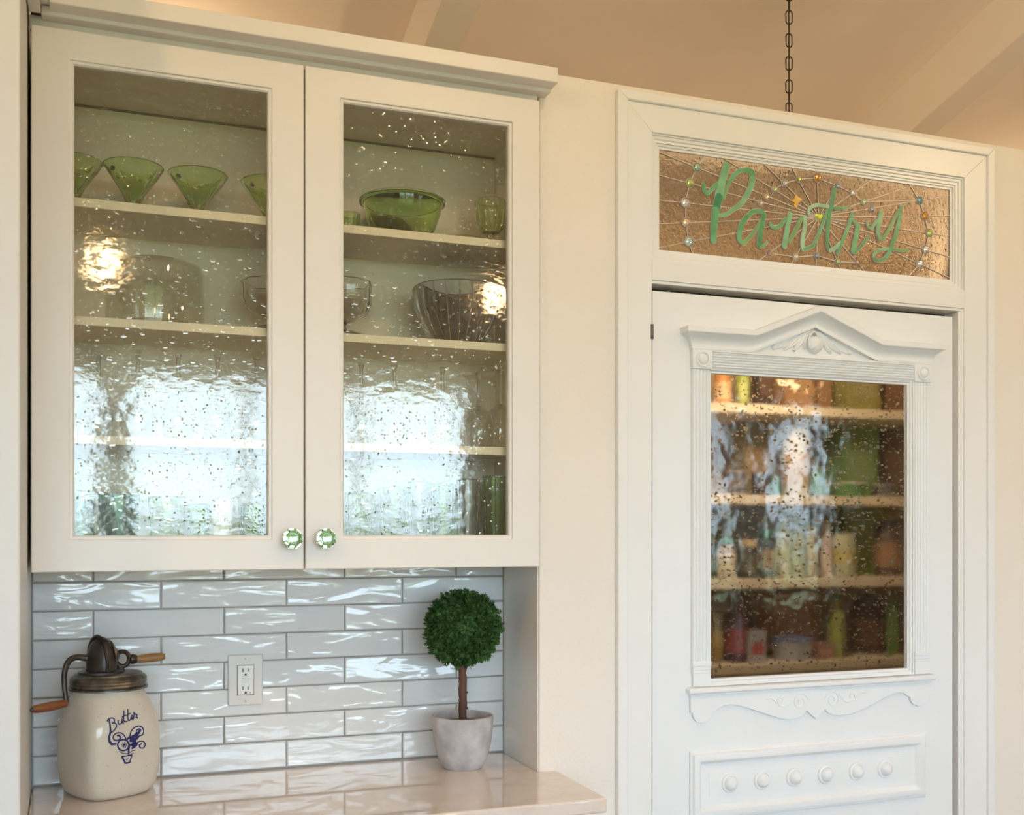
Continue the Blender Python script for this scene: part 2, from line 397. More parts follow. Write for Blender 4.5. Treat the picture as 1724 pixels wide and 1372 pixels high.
# ================================================================== SETTING
YW = 1.962                                       # face of the pantry wall
YT = 2.168                                       # grout face of the niche back
ZCT = .914                                       # counter top
def struct(name, mb, mat, **k): return tag(mesh(name, mb, mat, **k), kind='structure')

struct('floor', MB().box(-3.1, 6.3, -3.1, 3.6, -.05, 0), M['floor'])
c = MB()
c.add([(-3.1, -3.1, 3.3 + .775), (6.3, -3.1, 4.075), (6.3, 3.6, 2.4), (-3.1, 3.6, 2.4), (-3.1, -3.1, 4.2), (6.3, -3.1, 4.2), (6.3, 3.6, 2.55), (-3.1, 3.6, 2.55)],
      [(0, 1, 2, 3), (4, 7, 6, 5), (0, 4, 5, 1), (1, 5, 6, 2), (2, 6, 7, 3), (3, 7, 4, 0)])
ceil_o = struct('ceiling', c, M['ceil'])
for x in (-2.208, -.765, .678, 2.121, 3.564, 5.007):
    b = MB(); hh = .15; wd = .09
    b.add([(x, -3.0, 4.05), (x + wd, -3.0, 4.05), (x + wd, 3.6, 2.41), (x, 3.6, 2.41),
           (x, -3.0, 4.05 - hh), (x + wd, -3.0, 4.05 - hh), (x + wd, 3.6, 2.40 - hh), (x, 3.6, 2.40 - hh)],
          [(0, 1, 2, 3), (4, 7, 6, 5), (0, 4, 5, 1), (1, 5, 6, 2), (2, 6, 7, 3), (3, 7, 4, 0)])
    mesh('beam', b, M['beam'], ceil_o, bevel=.003)

def yz_prism(x0, x1, poly):
    n = len(poly); b = MB()
    vs = [(x0, y, z) for y, z in poly] + [(x1, y, z) for y, z in poly]
    return b.add(vs, [tuple(range(n)), tuple(range(2 * n - 1, n - 1, -1))] + [(j, (j + 1) % n, (j + 1) % n + n, j + n) for j in range(n)])
side = [(-3.0, 0), (3.6, 0), (3.6, 2.41), (-3.0, 4.06)]
struct('wall_east', yz_prism(6.2, 6.3, side), M['roomwall'])
struct('wall_west', yz_prism(-3.1, -3.0, side), M['roomwall'])
struct('wall_north', MB().box(-3.0, 6.2, 3.5, 3.6, 0, 2.43), M['roomwall'])
b = MB(); xs = -3.0
for (x0, x1, z0, z1) in OPEN:
    b.box(xs, x0, -3.1, YB, 0, 4.05); b.box(x0, x1, -3.1, YB, 0, z0); b.box(x0, x1, -3.1, YB, z1, 4.05); xs = x1
b.box(xs, 6.2, -3.1, YB, 0, 4.05)
struct('wall_south', b, M['roomwall'])
for k, (x0, x1, z0, z1) in enumerate(OPEN):
    wn = empty('window_%d' % (k + 2), ((x0 + x1) / 2, YB, z0), kind='structure')
    mesh('frame', MB().ring((x0 - .07, x1 + .07, z0 - .07, z1 + .07), (x0 + .03, x1 - .03, z0 + .03, z1 - .03), YB - .05, YB + .02), M['trim'], wn)
    nm = max(0, round((x1 - x0) / .75) - 1)
    for j in range(nm):
        xm = x0 + (x1 - x0) * (j + 1) / (nm + 1)
        mesh('mullion', MB().box(xm - .018, xm + .018, YB - .05, YB - .01, z0 + .03, z1 - .03), M['trim'], wn)
    mesh('pane', MB().box(x0 + .03, x1 - .03, YB - .034, YB - .03, z0 + .03, z1 - .03), M['winpane'], wn)

# tall panel at the left of the niche, a few degrees out of square
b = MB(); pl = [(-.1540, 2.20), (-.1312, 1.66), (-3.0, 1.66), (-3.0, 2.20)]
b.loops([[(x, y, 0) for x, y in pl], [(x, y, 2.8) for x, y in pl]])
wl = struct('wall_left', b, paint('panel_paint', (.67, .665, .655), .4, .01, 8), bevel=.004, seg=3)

# niche back with its tiles
wb = struct('wall_back', MB().box(-.16, .7815, YT, 2.2, .86, 2.29), M['grout'])
zrow = [.9155] + [.9704 + .0539 * k for k in range(9)]
XL, XR = -.1505, .7785
colA = [-.1645, .0762, .3161, .5552, .795]; colB = [-.285, -.0452, .1943, .4337, .673, .912]
tile_cache = {}
for r in range(8):
    z0, z1 = zrow[r] + .0015, zrow[r + 1] - .0015
    cols = colA if r % 2 == 0 else colB
    for x0, x1 in zip(cols[:-1], cols[1:]):
        x0, x1 = max(x0 + .0013, XL), min(x1 - .0013, XR)
        if x1 - x0 < .01: continue
        b = MB(); ch = .0022
        jit = [random.uniform(-.0011, .0011) for _ in range(4)]
        o = [(x0, z0), (x1, z0), (x1, z1), (x0, z1)]; i = [(x0 + ch, z0 + ch), (x1 - ch, z0 + ch), (x1 - ch, z1 - ch), (x0 + ch, z1 - ch)]
        b.loops([[(x, YT, z) for x, z in o], [(x, 2.1648, z) for x, z in o], [(x, 2.1632 + jit[k], z) for k, (x, z) in enumerate(i)]])
        mesh('tile', b, M['tile'], wb, ang=20)

# pantry wall: plaster with an opening, standing lower than the ceiling
b = MB()
b.prism([(.7815, 0), (1.0273, 0), (1.0273, 2.205), (1.839, 2.205), (1.839, 0), (6.2, 0), (6.2, 2.302), (.7815, 2.302)], YW, 2.077)
b.box(.7815, .86, 2.077, 2.2, 0, 2.302)
wr = struct('wall_right', b, M['wall'], bevel=.003, seg=2)
mesh('reveal_panel', MB().box(.7795, .7812, YW + .004, 2.163, ZCT - .03, 1.40), M['wall_sheen'], wr)
# rest of the pantry room
struct('wall_pantry_left', MB().box(.80, .86, 2.2, 2.86, 0, 2.30), M['pantry_wall'])
struct('wall_pantry_right', MB().box(2.42, 2.48, 2.077, 2.86, 0, 2.30), M['pantry_wall'])
struct('wall_pantry_back', MB().box(.80, 2.48, 2.80, 2.88, 0, 2.30), M['pantry_wall'])
struct('wall_niche_back', MB().box(-3.0, .80, 2.2, 2.26, 0, 2.29), M['roomwall'])

# casing round the pantry door and its transom
tr = empty('trim_1', (1.43, YW, 0), kind='structure')
YC = 1.9525
mesh('side_casing', MB().prism([(.9705, 0), (1.0273, 0), (1.0273, 2.210), (.9705, 2.2678)], YC, YW), M['trim'], tr, bevel=.0012)
mesh('side_casing', MB().prism([(1.839, 0), (1.9045, 0), (1.9045, 2.2678), (1.839, 2.210)], YC, YW), M['trim'], tr, bevel=.0012)
mesh('head_casing', MB().prism([(.9705, 2.2678), (1.0273, 2.210), (1.839, 2.210), (1.9045, 2.2678)], YC, YW), M['trim'], tr, bevel=.0012)
YB2 = 1.9465
mesh('back_band', MB().prism([(.948, 0), (.9705, 0), (.9705, 2.2678), (.948, 2.287)], YB2, YW), M['trim'], tr, bevel=.002)
mesh('back_band', MB().prism([(1.9045, 0), (1.9235, 0), (1.9235, 2.287), (1.9045, 2.2678)], YB2, YW), M['trim'], tr, bevel=.002)
mesh('back_band', MB().prism([(.948, 2.287), (.9705, 2.2678), (1.9045, 2.2678), (1.9235, 2.287)], YB2, YW), M['trim'], tr, bevel=.002)
mesh('transom_rail', MB().box(1.0273, 1.839, YC, 2.07, 1.9065, 1.949), M['trim'], tr, bevel=.0012)
mesh('rail_bead', MB().box(1.0273, 1.834, 1.9555, 2.07, 1.900, 1.9065), M['trim'], tr, bevel=.001)
mesh('jamb_bead', MB().box(1.834, 1.839, 1.9555, 1.97, 0, 1.9065), M['trim'], tr, bevel=.001)
mesh('jamb', MB().box(1.824, 1.839, 1.9565, 2.07, 0, 1.8995), M['trim'], tr)
mesh('jamb', MB().box(1.012, 1.0273, 1.9565, 2.07, 0, 1.8995), M['trim'], tr)
mesh('shaded_door_stop', MB().box(1.806, 1.824, 2.000, 2.02, 0, 1.8995), M['dark'], tr)  # stop painted near black for the shade in the gap beside the slab
mesh('shaded_door_stop', MB().box(1.0273, 1.806, 2.000, 2.02, 1.878, 1.8995), M['dark'], tr)  # same near black, for the shade in the gap over the slab
mesh('ball_catch', MB().lathe([(.004, 0), (.0045, .004), (.003, .009), (0, .011)], 12, (1.075, 1.972, 1.8862)), M['tin'], tr)

# ------------------------------------------------------------------ transom: stained glass
YG = 1.974
GX0, GX1, GZ0, GZ1 = 1.0525, 1.8135, 1.9700, 2.1905
w1 = empty('window_1', (1.433, YG, GZ0), kind='structure')
w1s = [(0, 1.957), (.003, 1.957), (.003, 1.9605), (.009, 1.9605), (.011, 1.9635), (.016, 1.9635), (.016, 1.967), (.0205, 1.967), (.0205, 1.9705), (.026, 1.9705), (.026, 1.985)]
mesh('stop_moulding', MB().stepring(w1s, (1.0273, 1.839, 1.949, 2.210)), M['trim'], w1)
def G(u, v):
    p = at(u, v, YG); return Vector((p.x, p.z))
HEART = G(1377, 366)
gems = [  # px, py, radius px, colour
 (1172.2, 282.5, 6.3, 'teal2'), (1160, 309, 6, 'olive'), (1152.6, 342, 6.8, 'clear'), (1153.8, 375.5, 6.6, 'peach'), (1158.4, 407.5, 6.8, 'aqua'),
 (1278.8, 343, 4.4, 'pink'), (1288, 332, 5, 'peach'), (1302, 319.5, 4.6, 'olive2'), (1319, 309.5, 4.8, 'grey'), (1343, 302.5, 4.6, 'olive'),
 (1375, 300, 6.2, 'amber'), (1408, 313.2, 4.6, 'slate'), (1434.4, 325.6, 5.2, 'pink'), (1452.6, 340.5, 4.8, 'olive2'), (1465.5, 352.8, 4.4, 'slate'),
 (1546.4, 337.8, 5.6, 'blue'), (1555.2, 364, 6.2, 'amber'), (1562.6, 393, 5.8, 'olive'), (1556.6, 420.5, 6.2, 'clear'), (1546.8, 444.6, 6.4, 'clearp'),
 (1293, 427, 4.8, 'brown'), (1338, 432.8, 5, 'pink'), (1373.4, 430.8, 4.8, 'slate'), (1409, 441, 4.8, 'olive2'), (1442.2, 442.6, 4.8, 'brown')]
gcol = dict(teal2=(.45, .60, .48), olive=(.62, .72, .22), clear=(.98, .90, .82), peach=(1, .68, .46), aqua=(.62, .84, .84), pink=(1, .80, .68), olive2=(.72, .80, .45),
            grey=(.80, .78, .80), amber=(.85, .40, .08), slate=(.52, .54, .62), blue=(.25, .50, .60), clearp=(.95, .84, .84), brown=(.62, .42, .34))
gm = {k: paint('foil_gem_' + k, v, .16, .25, 160, metal=.75, coat=1) for k, v in gcol.items()}
ringpts = []
for (u, v, rp_, ck) in gems:
    p = G(u, v); r = rp_ * 2.35 / F * 1.14
    ringpts.append((math.atan2(p.y - HEART.y, p.x - HEART.x), p))
    prof = [(r, 0), (r * .98, .002), (r * .80, .0048), (r * .45, .0066), (0, .0072)]
    mesh('gem', MB().lathe(prof, 10, (p.x, YG - .0022, p.y), axis='y'), gm[ck], w1, ang=20)
    mesh('came_ring', MB().lathe([(r, -.002), (r + .0011, -.002), (r + .0011, .0025), (r + .0002, .0028), (r, .001)], 16, (p.x, YG - .0022, p.y), axis='y'), M['lead'], w1)
def border(d):
    ts = []
    if d.x > 1e-6: ts.append((GX1 - HEART.x) / d.x)
    if d.x < -1e-6: ts.append((GX0 - HEART.x) / d.x)
    if d.y > 1e-6: ts.append((GZ1 - HEART.y) / d.y)
    if d.y < -1e-6: ts.append((GZ0 - HEART.y) / d.y)
    return HEART + d * min(ts)
rays = []
for a, p in sorted(ringpts, key=lambda t: t[0]):
    if rays and a - rays[-1][0] < .035:          # two gems on one ray: the outer one sets the ring
        if (p - HEART).length > (rays[-1][1] - HEART).length: rays[-1] = (a, p)
        continue
    rays.append((a, p))
corners = [(math.atan2(z - HEART.y, x - HEART.x), Vector((x, z))) for x in (GX0, GX1) for z in (GZ0, GZ1)]
def shrink(poly, g=.0004):
    c0 = sum(poly, Vector((0, 0))) / len(poly)
    return [(q + (c0 - q).normalized() * g) for q in poly]
cw = .0017
for k in range(len(rays)):
    (a0, p0), (a1, p1) = rays[k], rays[(k + 1) % len(rays)]
    d0 = (p0 - HEART).normalized(); d1 = (p1 - HEART).normalized()
    b0, b1 = border(d0), border(d1)
    poly = [p0, b0]
    for ca, cp in corners:
        if (a0 < ca < a1) or (a1 < a0 and (ca > a0 or ca < a1)): poly.append(cp)
    poly += [b1, p1]
    for pg in (poly, [HEART, p0, p1]):
        mesh('pane', MB().prism([(q.x, q.y) for q in shrink(pg)], YG - .0012, YG + .0018), M['transom'], w1)
    b = MB(); add_ribbon(b, [tuple(HEART), tuple((HEART + b0) / 2), tuple(b0)], cw, YG - .0028, YG + .002, rnd0=False, rnd1=False, n=1)
    mesh('came', b, M['lead'], w1)
    if (p0 - p1).length < .16:
        b = MB(); add_ribbon(b, [tuple(p0), tuple((p0 + p1) / 2), tuple(p1)], cw * 1.1, YG - .0030, YG + .002, rnd0=False, rnd1=False, n=1)
        mesh('came', b, M['lead'], w1)
for (u, v), (u2, v2) in (((1172, 282), (1189, 257)), ((1158, 407), (1166, 429)), ((1546, 337), (1530, 311)), ((1547, 445), (1526, 467)), ((1521, 306), (1524, 311)), ((1207, 264), (1206, 275))):
    b = MB(); p, q = G(u, v), G(u2, v2); add_ribbon(b, [tuple(p), tuple((p + q) / 2), tuple(q)], cw * 1.3, YG - .003, YG + .002, n=1); mesh('came', b, M['lead'], w1)
# lettering in opalescent greens: (crop, points, width px, end width, shade)
def C1(x, y): return (1105 + x / 6.859, 240 + y / 6.859)
def C2(x, y): return (1260 + x / 6.859, 260 + y / 6.859)
def C3(x, y): return (1420 + x / 7.222, 290 + y / 7.222)
gs = {'a': (.21, .46, .26), 'b': (.09, .31, .14), 'c': (.14, .39, .19), 'd': (.32, .54, .36), 'e': (.055, .24, .12), 'f': (.18, .38, .15)}
gl = {}
for k, cvl in gs.items():
    m = flat('art_glass_' + k, cvl, .38, .16, 30, spec=.3); gl[k] = m
LET = [
 (C1, [(535, 490), (546, 555), (575, 592), (620, 560), (692, 478)], 44, 36, 'c'),
 (C1, [(770, 640), (800, 545), (842, 450)], 34, 36, 'f'), (C1, [(840, 455), (900, 372), (960, 330), (1035, 325)], 42, 44, 'c'),
 (C1, [(1035, 325), (1088, 350), (1102, 430)], 62, 74, 'c'), (C1, [(1100, 425), (1075, 525), (1010, 655), (945, 735), (882, 775)], 70, 44, 'a'), (C1, [(885, 772), (800, 835), (712, 848)], 42, 36, 'a'),
 (C1, [(798, 275), (750, 450), (705, 640)], 84, 92, 'a'), (C1, [(712, 640), (690, 720), (672, 800)], 92, 88, 'e'), (C1, [(672, 790), (655, 960), (648, 1135)], 88, 70, 'c'),
 (C1, [(1130, 795), (1085, 815), (1045, 860)], 44, 44, 'c'), (C1, [(1030, 865), (975, 950), (948, 1042)], 52, 58, 'b'), (C1, [(946, 1045), (945, 1120), (985, 1170)], 56, 44, 'c'), (C1, [(990, 1172), (1075, 1090), (1166, 965), (1220, 880)], 40, 36, 'f'),
 (C2, [(20, 675), (65, 660), (125, 662), (172, 700)], 44, 48, 'c'), (C2, [(165, 710), (148, 800), (125, 930), (112, 1050)], 50, 62, 'b'), (C2, [(125, 1075), (165, 1062), (205, 1015)], 30, 22, 'a'),
 (C2, [(240, 808), (262, 842), (305, 852), (360, 820), (412, 752)], 34, 40, 'c'), (C2, [(458, 1010), (525, 890), (605, 735)], 44, 44, 'f'), (C2, [(468, 695), (430, 880), (402, 1065)], 54, 60, 'a'),
 (C2, [(638, 735), (640, 830), (614, 960), (608, 1040), (622, 1100)], 48, 48, 'd'), (C2, [(632, 1100), (680, 1085), (732, 1058)], 36, 40, 'c'), (C2, [(732, 1055), (800, 920), (860, 765), (890, 655)], 38, 26, 'c'),
 (C2, [(682, 690), (686, 640), (728, 605), (790, 592), (905, 612)], 36, 38, 'd'), (C2, [(975, 625), (1072, 632)], 32, 28, 'b'), (C2, [(1072, 632), (1150, 612)], 28, 24, 'f'),
 (C2, [(980, 400), (950, 560), (918, 700), (905, 805)], 46, 52, 'b'), (C2, [(905, 802), (896, 930), (890, 1022)], 44, 36, 'b'), (C2, [(890, 1022), (898, 1070), (915, 1112)], 34, 30, 'b'), (C2, [(922, 1118), (985, 1085), (1042, 1035)], 36, 44, 'd'),
 (C3, [(-92, 1000), (-20, 820), (45, 650), (90, 508)], 34, 38, 'c'),
 (C3, [(95, 590), (122, 622), (155, 648)], 32, 36, 'c'), (C3, [(158, 665), (130, 820), (98, 970)], 56, 56, 'c'), (C3, [(122, 985), (200, 900), (285, 790)], 30, 26, 'b'),
 (C3, [(268, 620), (284, 672), (318, 692), (345, 660), (385, 598)], 28, 32, 'a'), (C3, [(650, 475), (600, 570), (530, 705), (460, 812), (420, 820)], 36, 36, 'f'), (C3, [(436, 500), (412, 620), (398, 730), (425, 810)], 52, 44, 'a'),
 (C3, [(680, 425), (650, 620), (605, 815)], 40, 48, 'c'), (C3, [(602, 812), (545, 960), (490, 1050)], 46, 44, 'c'), (C3, [(488, 1052), (440, 1075), (398, 1088)], 34, 30, 'c'),
 (C3, [(392, 1088), (362, 1070), (345, 1035)], 30, 32, 'b'), (C3, [(345, 1035), (352, 1000), (400, 960), (520, 935)], 32, 30, 'a'), (C3, [(578, 945), (680, 960), (768, 960)], 34, 24, 'f')]
for k, (C, pts, wd, wd2, sh) in enumerate(LET):
    P = [tuple(G(*C(*q))) for q in pts]; s = 6.859 if C is not C3 else 7.222
    ww, w2 = wd / s * 2.36 / F, wd2 / s * 2.36 / F
    if C is C3: ww *= 1.06; w2 *= 1.06
    yo = YG - .0032 - .00008 * k
    b = MB(); add_ribbon(b, P, ww + .0018, yo, YG + .001, w2 + .0018, n=6); mesh('letter_came', b, M['lead'], w1)
    b = MB(); add_ribbon(b, P, ww, yo - .0010, YG, w2, n=6); mesh('letter_piece', b, gl[sh], w1)
bf = [tuple(G(*C2(*q))) for q in ((530, 475), (548, 480), (563, 505), (590, 508), (615, 527), (585, 548), (560, 570), (553, 615), (537, 626), (510, 592), (522, 562), (500, 552), (478, 540), (500, 530), (518, 518))]
mesh('butterfly', MB().prism(bf, YG - .0045, YG), flat('amber_art_glass', (.72, .44, .09), .25, .12, 40), w1)
hp = [tuple(HEART + (G(*C2(*q)) - G(*C2(793, 722)))) for q in ((793, 778), (760, 752), (742, 715), (752, 685), (775, 678), (795, 692), (818, 682), (842, 700), (838, 730), (815, 762))]
hc = sum((Vector(q) for q in hp), Vector((0, 0))) / len(hp)
mesh('heart_gem', MB().loops([[(x, YG - .002, z) for x, z in hp], [(x, YG - .005, z) for x, z in hp], [(hc.x + (x - hc.x) * .6, YG - .008, hc.y + (z - hc.y) * .6) for x, z in hp]]), paint('foil_gem_heart', (.62, .78, .12), .18, .3, 160, metal=.7, coat=1), w1, ang=15)
mesh('came_ring', MB().loops([[(hc.x + (x - hc.x) * q, y, hc.y + (z - hc.y) * q) for x, z in hp] for q, y in ((1, YG - .002), (1.16, YG - .002), (1.16, YG - .004), (1.02, YG - .0045))], False, False), M['lead'], w1)

# ------------------------------------------------------------------ pantry door
YS = 1.958
d1 = empty('door_1', (1.42, YS, 0), kind='structure')
DX0, DX1, DZ1 = 1.0305, 1.8085, 1.886
PX0, PX1, PZ0, PZ1 = 1.169, 1.678, 1.080, 1.7222           # pane seen between its stops
mesh('door_slab', MB().ring((DX0, DX1, .012, DZ1), (PX0 - .02, PX1 + .02, PZ0 - .014, PZ1 + .02), YS, YS + .035), M['door'], d1, bevel=.002)
mesh('pane', MB().box(PX0 - .005, PX1 + .005, 1.967, 1.972, PZ0 - .005, PZ1 + .005), M['doorpane'], d1)
mesh('hinge', MB().lathe([(.0035, 0), (.0035, .03)], 10, (1.0275, 1.9530, 1.785)), M['tin'], d1)
YP = YS - .010                                            # applied boards
st = [(0, YP + .002), (.004, YP + .002), (.004, YP + .005), (.008, YP + .005), (.010, YP + .009), (.014, YP + .009), (.0145, 1.9665)]
mesh('glass_stop', MB().stepring(st, (PX0 - .0145, PX1 + .0145, PZ0 - .0145, PZ1 + .0145)), M['door'], d1)
def reeded(x0, x1, z0, z1, n, vert, yb, yf, amp):
    b = MB(); k = n * 6; ring = []
    for i in range(k + 1):
        t = i / k; y = yf + amp * (1 - abs(math.sin(PI * n * t)) ** .8)
        ring.append((t, y))
    if vert: vs = [[(x0 + (x1 - x0) * t, y, z0) for t, y in ring], [(x0 + (x1 - x0) * t, y, z1) for t, y in ring]]
    else: vs = [[(x0, y, z0 + (z1 - z0) * t) for t, y in ring], [(x1, y, z0 + (z1 - z0) * t) for t, y in ring]]
    b.loops(vs, False, False, False)
    return b.box(x0, x1, yf + amp * 1.02, yb, z0, z1)
FX0, FX1 = 1.1655, 1.6905
FZ0, FZ1 = 1.7325, 1.7665
mesh('reeded_frieze', reeded(FX0 - .003, FX1 + .003, FZ0, FZ1, 6, False, YS, YP, .0042), M['door'], d1)
for x0, x1 in ((1.1185, 1.1655), (1.6905, 1.7375)):
    cb = mesh('corner_block', MB().box(x0, x1, YP - .003, YS, 1.7288, 1.7695), M['door'], d1, bevel=.0015)
    cx, cz = (x0 + x1) / 2, 1.7490
    mesh('rosette', MB().lathe([(.0168, 0), (.0168, .003), (.015, .0042), (.0128, .003), (.0118, .0005), (.0112, .0005), (.0105, .003), (.0075, .0055), (.004, .0066), (0, .0068)], 32, (cx, YP - .003, cz), axis='y'), M['door'], cb)
    p0, p1 = x0 + .002, x1 - .003
    mesh('fluted_pilaster', reeded(p0, p1, 1.118, 1.7288, 5, True, YS, YP, .0045), M['door'], d1)
    pb = MB(); pb.box(p0 - .001, p1 + .001, YP - .002, YS, 1.108, 1.118); pb.box(p0 + .001, p1 - .001, YP + .001, YS, 1.100, 1.108); pb.box(p0, p1, YP - .0015, YS, 1.094, 1.100); pb.box(p0 + .001, p1, YP, YS, 1.0655, 1.094)
    mesh('plinth', pb, M['door'], d1, bevel=.001)
# pediment moulding
def sweep_x(path, prof, mat, name):
    """path: (x, z, isend) stations; prof: (depth, dz, end extension); returns mitred to the door at both ends"""
    b = MB(); rings = []
    def st_(i, flatback=False):
        x, z = path[i]; out = []
        for dp, dz, ex in prof:
            xx = x + (-ex if i == 0 else ex if i == len(path) - 1 else 0)
            out.append((xx, YS if flatback else YS - dp, z + dz))
        return out
    rings.append(st_(0, True))
    for i in range(len(path)): rings.append(st_(i))
    rings.append(st_(len(path) - 1, True))
    b.loops(rings, False, False, False)
    mesh(name, b, mat, d1, ang=28)
xi0, xi1, xa = XU(1269.5, YS - .02), XU(1481, YS - .02), XU(1376.5, YS - .02)
zb = 1.770                                        # underside of the fillet along the straight ends
za = ZV(1373.5, 551.7, YS - .012)
path = [(1.1175, zb), (xi0, zb), (xa, za), (xi1, zb), (1.739, zb)]
cove = [(0, 0, 0), (.0125, 0, .0), (.0130, .0050, .0005), (.0115, .0056, .0010), (.0112, .0075, .0015), (.0122, .0130, .003), (.0150, .0195, .0055), (.0195, .0250, .010), (.0255, .0288, .0155), (.0270, .0296, .0165), (.0275, .0306, .0170), (.0320, .0310, .0205), (.0332, .0328, .0215), (.0332, .0425, .0215), (.0318, .0442, .020), (.027, .0447, .018), (0, .0455, .016)]
sweep_x(path, cove, M['door'], 'pediment_moulding')
tym = [(xi0 - .004, zb + .002), (xi1 + .004, zb + .002), (xa, za + .004)]
mesh('tympanum', MB().prism(tym, YS - .0015, YS), M['door'], d1)
mesh('frieze_cap', MB().box(1.1205, 1.7355, YP - .001, YS, FZ1 - .0005, zb + .0005), M['door'], d1)
# carved acorn between leaves
ax, az = XU(1371, YP), ZV(1369, 577.5, YP)
def ell(cx, cz, rx, rz, yd, rot, n=20, m=6, y0=YS - .002):
    rings = []
    for i in range(m + 1):
        t = i / m * PI / 2; rr, dd = math.cos(t), math.sin(t) * yd
        rings.append([(cx + math.cos(rot) * rx * rr * math.cos(2 * PI * j / n) - math.sin(rot) * rz * rr * math.sin(2 * PI * j / n), y0 - dd,
                       cz + math.sin(rot) * rx * rr * math.cos(2 * PI * j / n) + math.cos(rot) * rz * rr * math.sin(2 * PI * j / n)) for j in range(n)])
    return MB().loops(rings, False, True)
mesh('acorn', ell(ax + .003, az - .002, .0195, .0205, .016, .5), M['door'], d1)
cup = [(ax + .0135 * math.cos(a) - .004, az + .0205 * math.sin(a) + .003) for a in [math.radians(q) for q in range(40, 230, 12)]]
b = MB(); b.tube([(x, YS - .012 - .004 * math.sin(PI * i / 15), z) for i, (x, z) in enumerate(cup)], .002, 6); mesh('acorn_cup', b, M['door'], d1)
b = MB(); b.tube([(ax - .011, YS - .013, az - .013), (ax + .004, YS - .0175, az - .004), (ax + .0185, YS - .010, az + .008)], .0014, 6); mesh('acorn_rim', b, M['door'], d1)
def leaf(sgn, pts, w0, w1, yd):
    P = catmull([Vector((ax + sgn * x * 1.12, az + z * 1.05, 0)) for x, z in pts], 6); m = len(P); rings = []
    for i, p in enumerate(P):
        t = (P[min(i + 1, m - 1)] - P[max(i - 1, 0)]).normalized(); nn = Vector((-t.y, t.x, 0)); q = i / (m - 1)
        r = (w0 + (w1 - w0) * q) / 2 * (.45 + .75 * math.sin(PI * min(1, .12 + q * .95)))
        pr = [(-1, 0), (-.9, .6), (-.3, 1), (.1, .7), (.5, .95), (.9, .5), (1, 0)]
        rings.append([(p.x + nn.x * r * k, YS - .001 - yd * h * (1 - .4 * q), p.y + nn.y * r * k) for k, h in pr])
    return MB().loops(rings, False, False, False)
for sg in (-1, 1):
    mesh('carved_leaf', leaf(sg, [(.002, .024), (.016, .017), (.020, .002), (.018, -.012)], .010, .010, .011), M['door'], d1)
    mesh('carved_leaf', leaf(sg, [(.008, .023), (.024, .012), (.034, -.006), (.043, -.018)], .014, .012, .010), M['door'], d1)
    mesh('carved_leaf', leaf(sg, [(.014, .020), (.034, .006), (.050, -.008), (.066, -.017)], .012, .008, .008), M['door'], d1)
    mesh('carved_leaf', leaf(sg, [(.018, .018), (.045, .004), (.064, -.009), (.083, -.016)], .009, .006, .006), M['door'], d1)
    mesh('leaf_curl', ell(ax + sg * .098, az - .0140, .0058, .0058, .006, 0, 12, 4), M['door'], d1)
# sill under the glass
path = [(1.1155, 1.0415), (1.7385, 1.0415)]
sill = [(0, 0, -.001), (.0085, 0, -.001), (.0085, .0045, -.001), (.0105, .0055, 0), (.0105, .0085, .001), (.0135, .0095, .003), (.0165, .0105, .0055), (.0185, .0125, .007), (.019, .016, .007), (.0185, .0195, .007), (.0165, .0215, .0055), (.013, .0225, .003), (0, .024, .002)]
sweep_x(path, sill, M['door'], 'sill_moulding')
# scalloped apron
def A8(x, y): return (1120 + x / 8.62, 1100 + y / 8.62)
def A6(x, y): return (1160 + x / 4.009, 1140 + y / 4.009)
ao = [A8(345, 855), A8(375, 857), A8(380, 885), A8(394, 935), A8(430, 985), A8(500, 1006), A8(570, 995), A8(625, 945), A8(655, 890), A8(668, 842), A8(692, 836), A8(760, 785), A8(830, 752), A8(930, 738), A8(1050, 752), A8(1200, 795), A8(1400, 862), A8(1600, 925),
      A6(620, 280), A6(660, 284), A6(700, 280), A6(740, 265), A6(768, 242), A6(779, 222), A6(845, 278), A6(905, 215), A6(925, 236), A6(950, 248), A6(1000, 257), A6(1080, 246), A6(1200, 194), A6(1330, 124), A6(1380, 104), A6(1410, 100), A6(1440, 108), A6(1460, 124), A6(1480, 132), A6(1483, 155), A6(1500, 180), A6(1535, 195), A6(1575, 184), A6(1598, 155), A6(1606, 120), A6(1628, 118)]
ap = [(at(u, v, YS).x, at(u, v, YS).z) for u, v in ao]
ap = [(ap[0][0], 1.042)] + ap + [(ap[-1][0], 1.042)]
mesh('apron', MB().prism(ap, YS - .0075, YS), M['door'], d1, bevel=.001)
def spir(cx, cz, r0, r1, a0, turns, n=26):
    return [(cx + (r0 + (r1 - r0) * i / n) * math.cos(a0 + turns * 2 * PI * i / n), cz + (r0 + (r1 - r0) * i / n) * math.sin(a0 + turns * 2 * PI * i / n)) for i in range(n + 1)]
acx = XU(1371, YS)
for sg in (-1, 1):
    zc_ = 1.0205
    for pts in (spir(.042 * 1, zc_, .020, .004, PI * .98, -1.6), [(.058, zc_ + .0125), (.070, zc_ - .001), (.084, zc_ - .0085), (.096, zc_ - .004), (.101, zc_ + .006), (.095, zc_ + .012), (.088, zc_ + .009), (.089, zc_ + .003), (.093, zc_ + .003)], [(.102, zc_ - .002), (.110, zc_ + .008), (.120, zc_ + .012), (.130, zc_ + .010)]):
        q = catmull([Vector((acx + sg * x, z, 0)) for x, z in pts], 3)
        b = MB(); b.tube([(p.x, YS - .0076, p.y) for p in q], .0013, 6); mesh('scroll', b, M['door'], d1)
